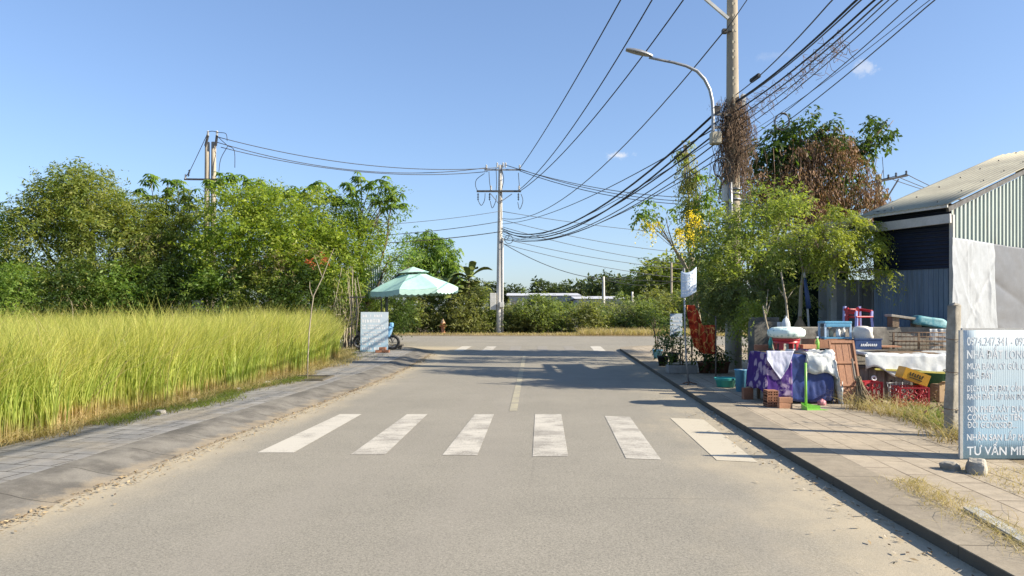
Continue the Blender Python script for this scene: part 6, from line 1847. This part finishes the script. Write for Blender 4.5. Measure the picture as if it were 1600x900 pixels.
for x0, x1, z0, z1 in ((0, .035, .0, hgt), (wdt - .035, wdt, 0, hgt), (.037, wdt - .037, hgt - .05, hgt), (.037, wdt - .037, hgt * .62, hgt * .66), (.037, wdt - .037, hgt * .26, hgt * .30)): dbox(x0, x1, z0, z1, .018, .038, 'rail', dr)
# broom
b = G(1352, 640, .12); h_ = P(1331, 560, 12.2)
br = thing('straw_broom', 'worn straw besom leaning head down on the leaning door', 'broom', b)
mb = MB(); mb.tube([b + V(-.06, .08, .42), P(1336, 592, 12.15), h_], [.03, .02, .015], 8); mb.build('handle', M_WOODG, br)
mb = MB()
for i in range(150):
    a = b + V(-.07 + random.gauss(0, .018), .08 + random.gauss(0, .015), .46 + random.uniform(-.05, .05)); e = b + V(random.gauss(.0, .085), random.gauss(0, .04), random.uniform(0, .07))
    mb.tube([a, a.lerp(e, .5) + V(random.gauss(.01, .012), 0, 0), e], [.005, .004, .0025], 3, cap=False)
mb.build('bristles', mat('straw', (.30, .24, .16), (.20, .155, .10), .9, 20, 60), br)
# lime dustpan
b = G(1272, 640, .12)
dp = thing('dustpan', 'lime green long handled dustpan standing on the tan pavement', 'dustpan', b)
mb = MB(); hb = b + V(-.10, .06, .07); mb.tube([hb - V(0, 0, .06), hb + V(.0, .02, .64)], .019, 10); mb.build('handle', M_GREEN, dp)
mb = MB()
def dpf(x, y, z): return b + V(x, y, z)
ol = [(-.20, -.04), (-.15, -.12), (.16, -.10), (.20, -.06), (.12, .06), (-.17, .08)]
n_ = len(ol); mb.add([dpf(x, y, .006) for x, y in ol], [tuple(range(n_))]); 
hts = [.09, .05, .012, .012, .05, .10]
for i in (4, 5, 0):
    j = (i + 1) % n_; mb.add([dpf(*ol[i], .006), dpf(*ol[j], .006), dpf(*ol[j], hts[j]), dpf(*ol[i], hts[i])], [(0, 1, 2, 3)])
mb.build('pan', M_GREEN, dp, thick=.006)
# basin and bin
b = G(1136.5, 606, .12); b.y += .12
t = thing('washing_basin', 'teal plastic basin standing on the pavement beside the blue bin', 'basin', b)
mb = MB(); mb.lathe(b, [(0, 0), (.16, 0), (.205, .17), (.225, .175), (.225, .19), (.19, .19), (.15, .015), (0, .015)], 32); mb.build('bowl', M_TEAL, t)
mb = MB(); mb.lathe(b, [(.212, .150), (.219, .151), (.222, .163), (.214, .168)], 32); mb.build('rib', M_TEAL, t)
b = G(1160, 613, .12); b.y += .1
t = thing('plastic_bin', 'tall sky blue plastic bin beside the purple table cloth', 'bin', b)
mb = MB(); mb.lathe(b, [(0, 0), (.085, 0), (.112, .40), (.122, .405), (.122, .42), (.105, .42), (.08, .012), (0, .012)], 28); mb.build('body', M_SKYB, t)
mb = MB(); mb.lathe(b, [(.0, .405), (.095, .405), (.095, .41), (0, .43)], 24); mb.build('lid', M_PORC, t)

# ================================================================== big sign, post and stones
dsg = 7.62
a = P(1504, 720, dsg); a.z = .135
W, H = 1.22, P(0, 516, dsg).z - .135
sg = thing('property_sign', 'large faded blue corrugated sign with white property service lettering', 'sign', a + V(W / 2, 0, -.015))
mb = MB(); n_ = 260
mb.grid(lambda s, t: a + V(W * s, 0, H * t), 8, 6)
pn = mb.build('panel', board_mat('sign_print', (.57, .66, .69), (.30, .49, .63), 1.35), sg, thick=.004)
mb = MB()
mb.bar(a + V(-.012, .012, 0), a + V(-.012, .012, H), .03); mb.bar(a + V(0, .02, H + .006), a + V(W, .02, H + .006), .03); mb.bar(a + V(W + .012, .012, 0), a + V(W + .012, .012, H), .03)
mb.build('edge_frame', M_FASC, sg)
for x in (.15, 1.05):
    mb = MB(); mb.bar(a + V(x, .05, -.015), a + V(x, .05, H - .05), .045); mb.build('back_post', M_WOODG, sg)


M_FADEDL = mat('faded_lettering', (.80, .82, .83), (.60, .67, .71), .6, 3.5, 40, lo=.3, hi=.7)


def text(parent, body, x, z, h, m, wmax=None):
    cu = bpy.data.curves.new('writing', 'FONT'); cu.body = body; cu.size = 1; cu.extrude = 0; cu.resolution_u = 3; cu.offset = 0
    o = bpy.data.objects.new('writing', cu); C.objects.link(o)
    me = bpy.data.meshes.new_from_object(o.evaluated_get(bpy.context.evaluated_depsgraph_get()))
    C.objects.unlink(o); bpy.data.objects.remove(o)
    co_ = np.empty(len(me.vertices) * 3); me.vertices.foreach_get('co', co_); co_ = co_.reshape(-1, 3)
    s = h / .70
    lab = np.arange(len(co_)); ed_ = np.array([e.vertices[:] for e in me.edges])
    for _ in range(200):
        l2 = lab.copy(); np.minimum.at(l2, ed_[:, 0], lab[ed_[:, 1]]); np.minimum.at(l2, ed_[:, 1], lab[ed_[:, 0]])
        if (l2 == lab).all(): break
        lab = l2
    isl = np.unique(lab, return_inverse=True)[1].reshape(-1) % 4      # strokes that cross must not share a plane
    wid = (co_[:, 0].max() - co_[:, 0].min()) * s
    k = (wmax / wid) if wmax else 1
    x0 = co_[:, 0].min()
    new = np.stack([x + (co_[:, 0] - x0) * s * k, -.0006 - isl * .00012, z + co_[:, 1] * s], 1)
    off = np.array(a - ORG[parent.name])
    fs = [list(p.vertices) for p in me.polygons]; nv_ = len(co_); bold = h * .035
    allv = np.concatenate([new + off + np.array([dx * bold, -.0005 * i, dz * bold]) for i, (dx, dz) in enumerate(((-1, 0), (1, .6), (0, -.6)))])
    me2 = bpy.data.meshes.new('writing'); me2.from_pydata([tuple(p) for p in allv], [], [[q + nv_ * i for q in f] for i in range(3) for f in fs]); me2.update()
    bpy.data.meshes.remove(me)
    return finish('writing', me2, parent, (0, 0, 0), m)


def sy(py): return (516 + 204 - py) / 204 * H * 1.0      # photo row to height on the panel
px2 = dsg / FPX
for body, xs_, ybase, hp, xe in (('0974.247.341 - 093', 1511, 540, 13, 1604), ('NHÀ ĐẤT LONG', 1511, 561, 13, 1606), ('MUA BÁN, KÝ GỬI, C', 1511.5, 578, 9.5, 1602), ('NHÀ ĐẤT', 1511.5, 593, 9.5, 1551),
                                 ('DỊCH VỤ ĐO ĐẠT, CẮM M', 1511, 613, 9, 1604), ('RANH ĐẤT LẬP BẢN ĐỒ', 1511, 626, 8.5, 1600), ('XIN PHÉP XÂY DỰN', 1511.5, 646, 9.5, 1602), ('CÔNG, SANG TÊN,', 1511.5, 659, 9.5, 1599), ('ĐỔI GCNQSDĐ,...', 1511.5, 671, 9, 1590), ('NHẬN SAN LẤP MẶ', 1511, 691, 10, 1606), ('TƯ VẤN MIỄ', 1511, 714, 13, 1605)):
    text(sg, body, (xs_ - 1504) * px2, sy(ybase), hp * px2, M_FADEDL, (xe - xs_) * px2)
rock('footing_stone', 'squarish pale concrete lump holding the big sign corner upright', G(1528, 740, .12) + V(0, .02, -.03), (.105, .09, .09), 4.2, M_BARE)
rock('footing_stone', 'pair of broken concrete bits beside the sign post, lower lump', G(1490, 736, .12) + V(0, .05, -.02), (.08, .07, .055), 5.2, M_BARE)
b = G(1485, 682, .12)
cp = thing('concrete_post', 'rough grey concrete post standing slightly tilted before the white tarp', 'post', b)
tp_ = P(1491, 478, b.y + .02); ax = (tp_ - b)
mb = MB(); mb.grid(lambda s, t: b + ax * (t * 1.06 - .06) + Matrix.Rotation(2 * PI * s, 3, 'Z') @ V(.066 * (1 - .10 * t) / max(abs(math.cos(2 * PI * s - .4)), abs(math.sin(2 * PI * s - .4))) ** .85, 0, 0) + V(.012 * mn.noise((s * 4, t * 9, 1)), .012 * mn.noise((s * 4, t * 9, 5)), 0), 24, 26)
mb.build('shaft', M_BARE, cp)
mb = MB(); mb.grid(lambda s, t: tp_ + Matrix.Rotation(2 * PI * s, 3, 'Z') @ V(.062 / max(abs(math.cos(2 * PI * s - .4)), abs(math.sin(2 * PI * s - .4))) ** .85 * (1 - t) ** .6, 0, 0) + V(0, 0, .04 * t + .02 * mn.noise((s * 5, t * 3, 2))), 20, 3); mb.build('broken_top', M_BARE, cp)
mb = MB()
for z in (.35, .8, 1.2):
    q = b + ax * (z / 1.6); mb.torus(q, .097, .004, Matrix.Rotation(.12, 3, 'X'), 20, 5)
mb.build('tie_wire', M_STRAND, cp)

# ================================================================== sign stand, batik cloth, planters
b = G(1076, 601, .12); d = b.y
M_SBLUE = board_mat('stand_print', (.50, .60, .72), (.36, .50, .68), .6)
ss = thing('sign_stand', 'thin leaning metal stand carrying a curled blue white sign board', 'sign', b)
mb = MB(); mb.tube([b + V(0, 0, .03), P(1072, 560, d), P(1070, 510, d), P(1069, 420, d)], .018, 8); mb.build('pole', M_STEEL, ss)
for dx, dy in ((.16, -.05), (-.06, -.16), (.05, .2), (-.1, .08)):
    mb = MB(); mb.tube([b + V(0, 0, .06), b + V(dx, dy, .012)], .014, 6); mb.build('foot', mat('rusty_steel', (.22, .12, .07), (.16, .09, .06), .8), ss)
def fn(s, t):
    sagc = 4 * math.sin(PI * s)
    return P(1064 + 24 * s, (424 - 7 * s ** 1.5 + sagc) + (41 - 3 * s) * t - 0.5 * sagc * t, d - .04 - .10 * s * (1 - s) * 2)
o = cloth('board', fn, M_SBLUE, 16, 14, ss, .006, 4, 3, .006)
ux = (Vector(fn(1, .5)) - Vector(fn(0, .5))).normalized()
mb = MB()
for r_ in range(7):
    t = .10 + r_ * .12
    for k in range(5):
        s0, s1 = .08 + k * .17, .08 + k * .17 + random.uniform(.09, .15)
        if random.random() < .15: continue
        vs = [Vector(fn(s_, t_)) - V(0, .016, 0) for s_, t_ in ((s0, t + .05), (s1, t + .05), (s1, t), (s0, t))]
        mb.add(vs, [(0, 1, 2, 3)])
mb.build('faint_writing', M_WHITEL, ss)
b = P(1056, 560, 21.5); b.z = .12
sb = thing('small_sign', 'small blue sign board standing behind the potted shrubs', 'sign', b)
mb = MB(); a_, c_ = P(1047, 526, 21.5), P(1066, 490, 21.5); mb.box((a_ + c_) / 2, (c_.x - a_.x, .02, c_.z - a_.z)); mb.build('board', M_SBLUE, sb)
strokes(sb, V(a_.x, 21.487, a_.z), V(1, 0, 0), V(0, 0, 1), c_.x - a_.x, [(.52, .05), (.42, .05), (.32, .04), (.22, .04), (.1, .05)], nrmv=V(0, -1, 0))
for x in (1050, 1063):
    mb = MB(); q = P(x, 500, 21.53); mb.bar(V(q.x, q.y, .12), q, .03); mb.build('leg', M_WOODG, sb)
db_ = 16.3
def fn(s, t):
    k = min(max((s - .30) / .28, 0), 1); yt = 477 + 31 * k * k * (3 - 2 * k)
    yb = 541 + 12 * min(1, s * 2.2)
    return P(1072 + 46 * s + 12 * t * (1 - s), yt + (yb - yt) * t, db_ + .07 * math.sin(s * 19) * (.3 + t))
o = cloth('batik_cloth', fn, M_BATIK, 40, 30, None, .03, 4, 17); tag(o, 'red and gold patterned cloth hanging between sign stand and concrete pole', 'cloth')
ln = thing('clothes_line', 'thin cord and stake holding the red patterned cloth', 'line', V(P(1119, 0, db_).x, db_, .12))
mb = MB(); mb.tube([P(1070, 476, 16.4), P(1094, 481, db_), P(1119, 497, db_), P(1144, 500, 19.0)], .006, 5); mb.build('cord', M_WIREG, ln)
mb = MB(); q = P(1119, 494, db_); mb.tube([V(q.x, q.y + .03, .12), q + V(0, .03, 0)], .016, 7); mb.build('stake', M_WOODG, ln)
L_POT = leaf_mat('leaf_pot', [(.04, .075, .02), (.065, .11, .025), (.10, .15, .035)])


def potted(label, b, rx, rz, pot, leaf, tall=.4, box=None, group=None):
    t = thing('potted_plant', label, 'potted plant', b, group)
    mb = MB()
    if box:
        mb.box(b + V(0, 0, box[2] / 2), box); mb.build('planter', pot, t, bevel=.02)
        mb = MB(); mb.box(b + V(0, 0, box[2] + .0), (box[0] - .08, box[1] - .08, .02)); mb.build('soil', M_FIELD, t); z = box[2]
    else:
        mb.lathe(b, [(0, 0), (.11, 0), (.15, .24), (.165, .24), (.165, .28), (.14, .28), (.12, .22), (0, .22)], 20); mb.build('pot', pot, t); z = .24
    c = b + V(0, 0, z + tall)
    mb = MB()
    for i in range(7): mb.tube([b + V(random.uniform(-.06, .06), random.uniform(-.05, .05), z - .02), c + V(random.uniform(-rx, rx) * .6, random.uniform(-.2, .2), random.uniform(-.2, .3) * rz)], [.012, .006], 5)
    mb.build('stems', M_BARK, t)
    Q, r = crown([(c, (rx, min(rx, .45), rz)), (c + V(rx * .3, 0, rz * .4), (rx * .6, .3, rz * .6))], dens=9, csize=.16, per=9, n=7, ll=.085, lw=.04, L=.24, droop=.4)
    quads_object('foliage', Q, r, leaf, t)


M_FOAM = mat('grey_planter', (.36, .34, .31), (.28, .26, .23), .8, 3, 30)
M_TERRA = mat('terracotta', (.22, .11, .07), (.16, .08, .05), .85, 4, 30)
b = G(1067, 584, .12); b.y += .15
potted('dark leafy shrub in the long grey trough planter below the red cloth', b, .42, .38, M_FOAM, L_DARK, .40, (.70, .32, .20))
b = G(1036, 572, .12); potted('leafy plant in a dark pot next to the kerb corner', b, .30, .34, M_RUBBER, L_POT, .34)
b = G(1027, 560, .12); potted('thin branched plant reaching over the kerb with broad leaves', b, .46, .22, M_SKYB, L_POT, 1.0)
b = G(1052, 566, .12); potted('bushy dark plant in a pot under the small blue sign', b, .36, .42, M_RUBBER, L_DARK, .55)
for i, px in enumerate((1100, 1116, 1130)):
    b = G(px, 583, .12); potted('small plant in a terracotta pot by the foot of the concrete pole', b, .16, .14, M_TERRA, L_DARK, .12, None, 'terracotta pots by the pole')
# slab strip and dark scraps on the near pavement
mb = MB(); q0, q1 = G(1515, 795, .13), G(1640, 868, .13); mb.bar(q0, q1, .10, .03); tag(mb.build('concrete_strip', M_FASC), 'pale concrete strip set along the weedy joint of the pavement', 'kerbstone')

# ------------------------------------------------------------------ small clutter round the stall
M_CARD = mat('cardboard', (.33, .235, .14), (.26, .18, .11), .9, 5, 40)
M_PINK = mat('faded_pink_plastic', (.55, .25, .28), (.45, .2, .23), .5, 5, 40)
def bag(label, c, r, h, m, cat='bag', name='plastic_bag'):
    mb = MB()
    def fn(s, t):
        a = 2 * PI * s; pr = [(.05, 0), (.85, .03), (1, .3), (.9, .62), (.45, .84), (.16, .92), (.3, 1.0)]
        k = t * 6; i = min(int(k), 5); f_ = k - i
        rr_ = (pr[i][0] + (pr[i + 1][0] - pr[i][0]) * f_) * r * (1 + .16 * mn.noise((math.cos(a) * 2 + r * 50, math.sin(a) * 2, t * 4)))
        return Vector(c) + V(rr_ * math.cos(a), rr_ * .8 * math.sin(a), (pr[i][1] + (pr[i + 1][1] - pr[i][1]) * f_) * h)
    mb.grid(fn, 28, 18)
    return tag(mb.build(name, m), label, cat)


bag('thin white plastic bag hanging on the thin yellowish stem', P(1228, 523, 14.25), .09, .36, M_PLAST)
bag('brownish crumpled bag hanging on the leaning feathery tree trunk', P(1250, 530, 15.1), .12, .46, M_CARD)
bag('bulging dusty sack standing behind the stained block', V(P(1222, 0, 14.1).x, 14.1, .12), .26, .62, M_WOODG, 'sack', 'sack')
bag('small faded pink bag on the ground between brown door and lime dustpan', V(P(1283, 0, 12.0).x, 11.98, .12), .07, .11, M_PINK)
for i, (px, d, z0, sz, rz, m_, lab) in enumerate([(1272, 14.0, .12, (.5, .35, .62), .2, M_CARD, 'worn cardboard box behind the purple table'), (1246, 13.95, .12, (.34, .3, .8), -.1, M_WOODG, 'tall grey wooden crate below the folded navy parasol'), (1470, 12.5, .12, (.3, .22, .3), .3, M_CARD, 'crushed cardboard box in the shade by the concrete post')]):
    b = V(P(px, 0, d).x, d, z0); t = thing('storage_box', lab, 'box', b); M3 = Matrix.Rotation(rz, 3, 'Z')
    mb = MB(); mb.box(b + V(0, 0, sz[2] / 2), sz, M3); mb.build('body', m_, t, bevel=.012)
    for s in (-1, 1):
        mb = MB(); M4 = M3 @ Matrix.Rotation(s * .5, 3, 'X'); mb.box(b + M3 @ V(0, s * sz[1] * .56, 0) + V(0, 0, sz[2] + .03), (sz[0] * .96, sz[1] * .4, .008), M4); mb.build('flap', m_, t)
b = P(1218, 507, 14.3); tag(MB().box(b, (.09, .01, .09)).build('paper_note', M_PLAST), 'small square of pale paper fixed between the thin stems', 'paper')
for px, d, c_, lab in ((1277, 12.35, M_GREEN, 'small green bottle on the plastic sheeted table edge'), (1204, 12.75, M_TEAL, 'small teal bottle on the purple cloth behind the pad')):
    b = V(P(px, 0, d).x, d, za + .055); t = thing('plastic_bottle', lab, 'bottle', b)
    mb = MB(); mb.lathe(b, [(0, 0), (.032, 0), (.034, .12), (.014, .17), (.014, .19), (0, .19)], 14); mb.build('body', c_, t)
    mb = MB(); mb.lathe(b, [(0, .212), (.017, .212), (.017, .188), (0, .188)], 12); mb.build('cap', M_WHITEL, t)
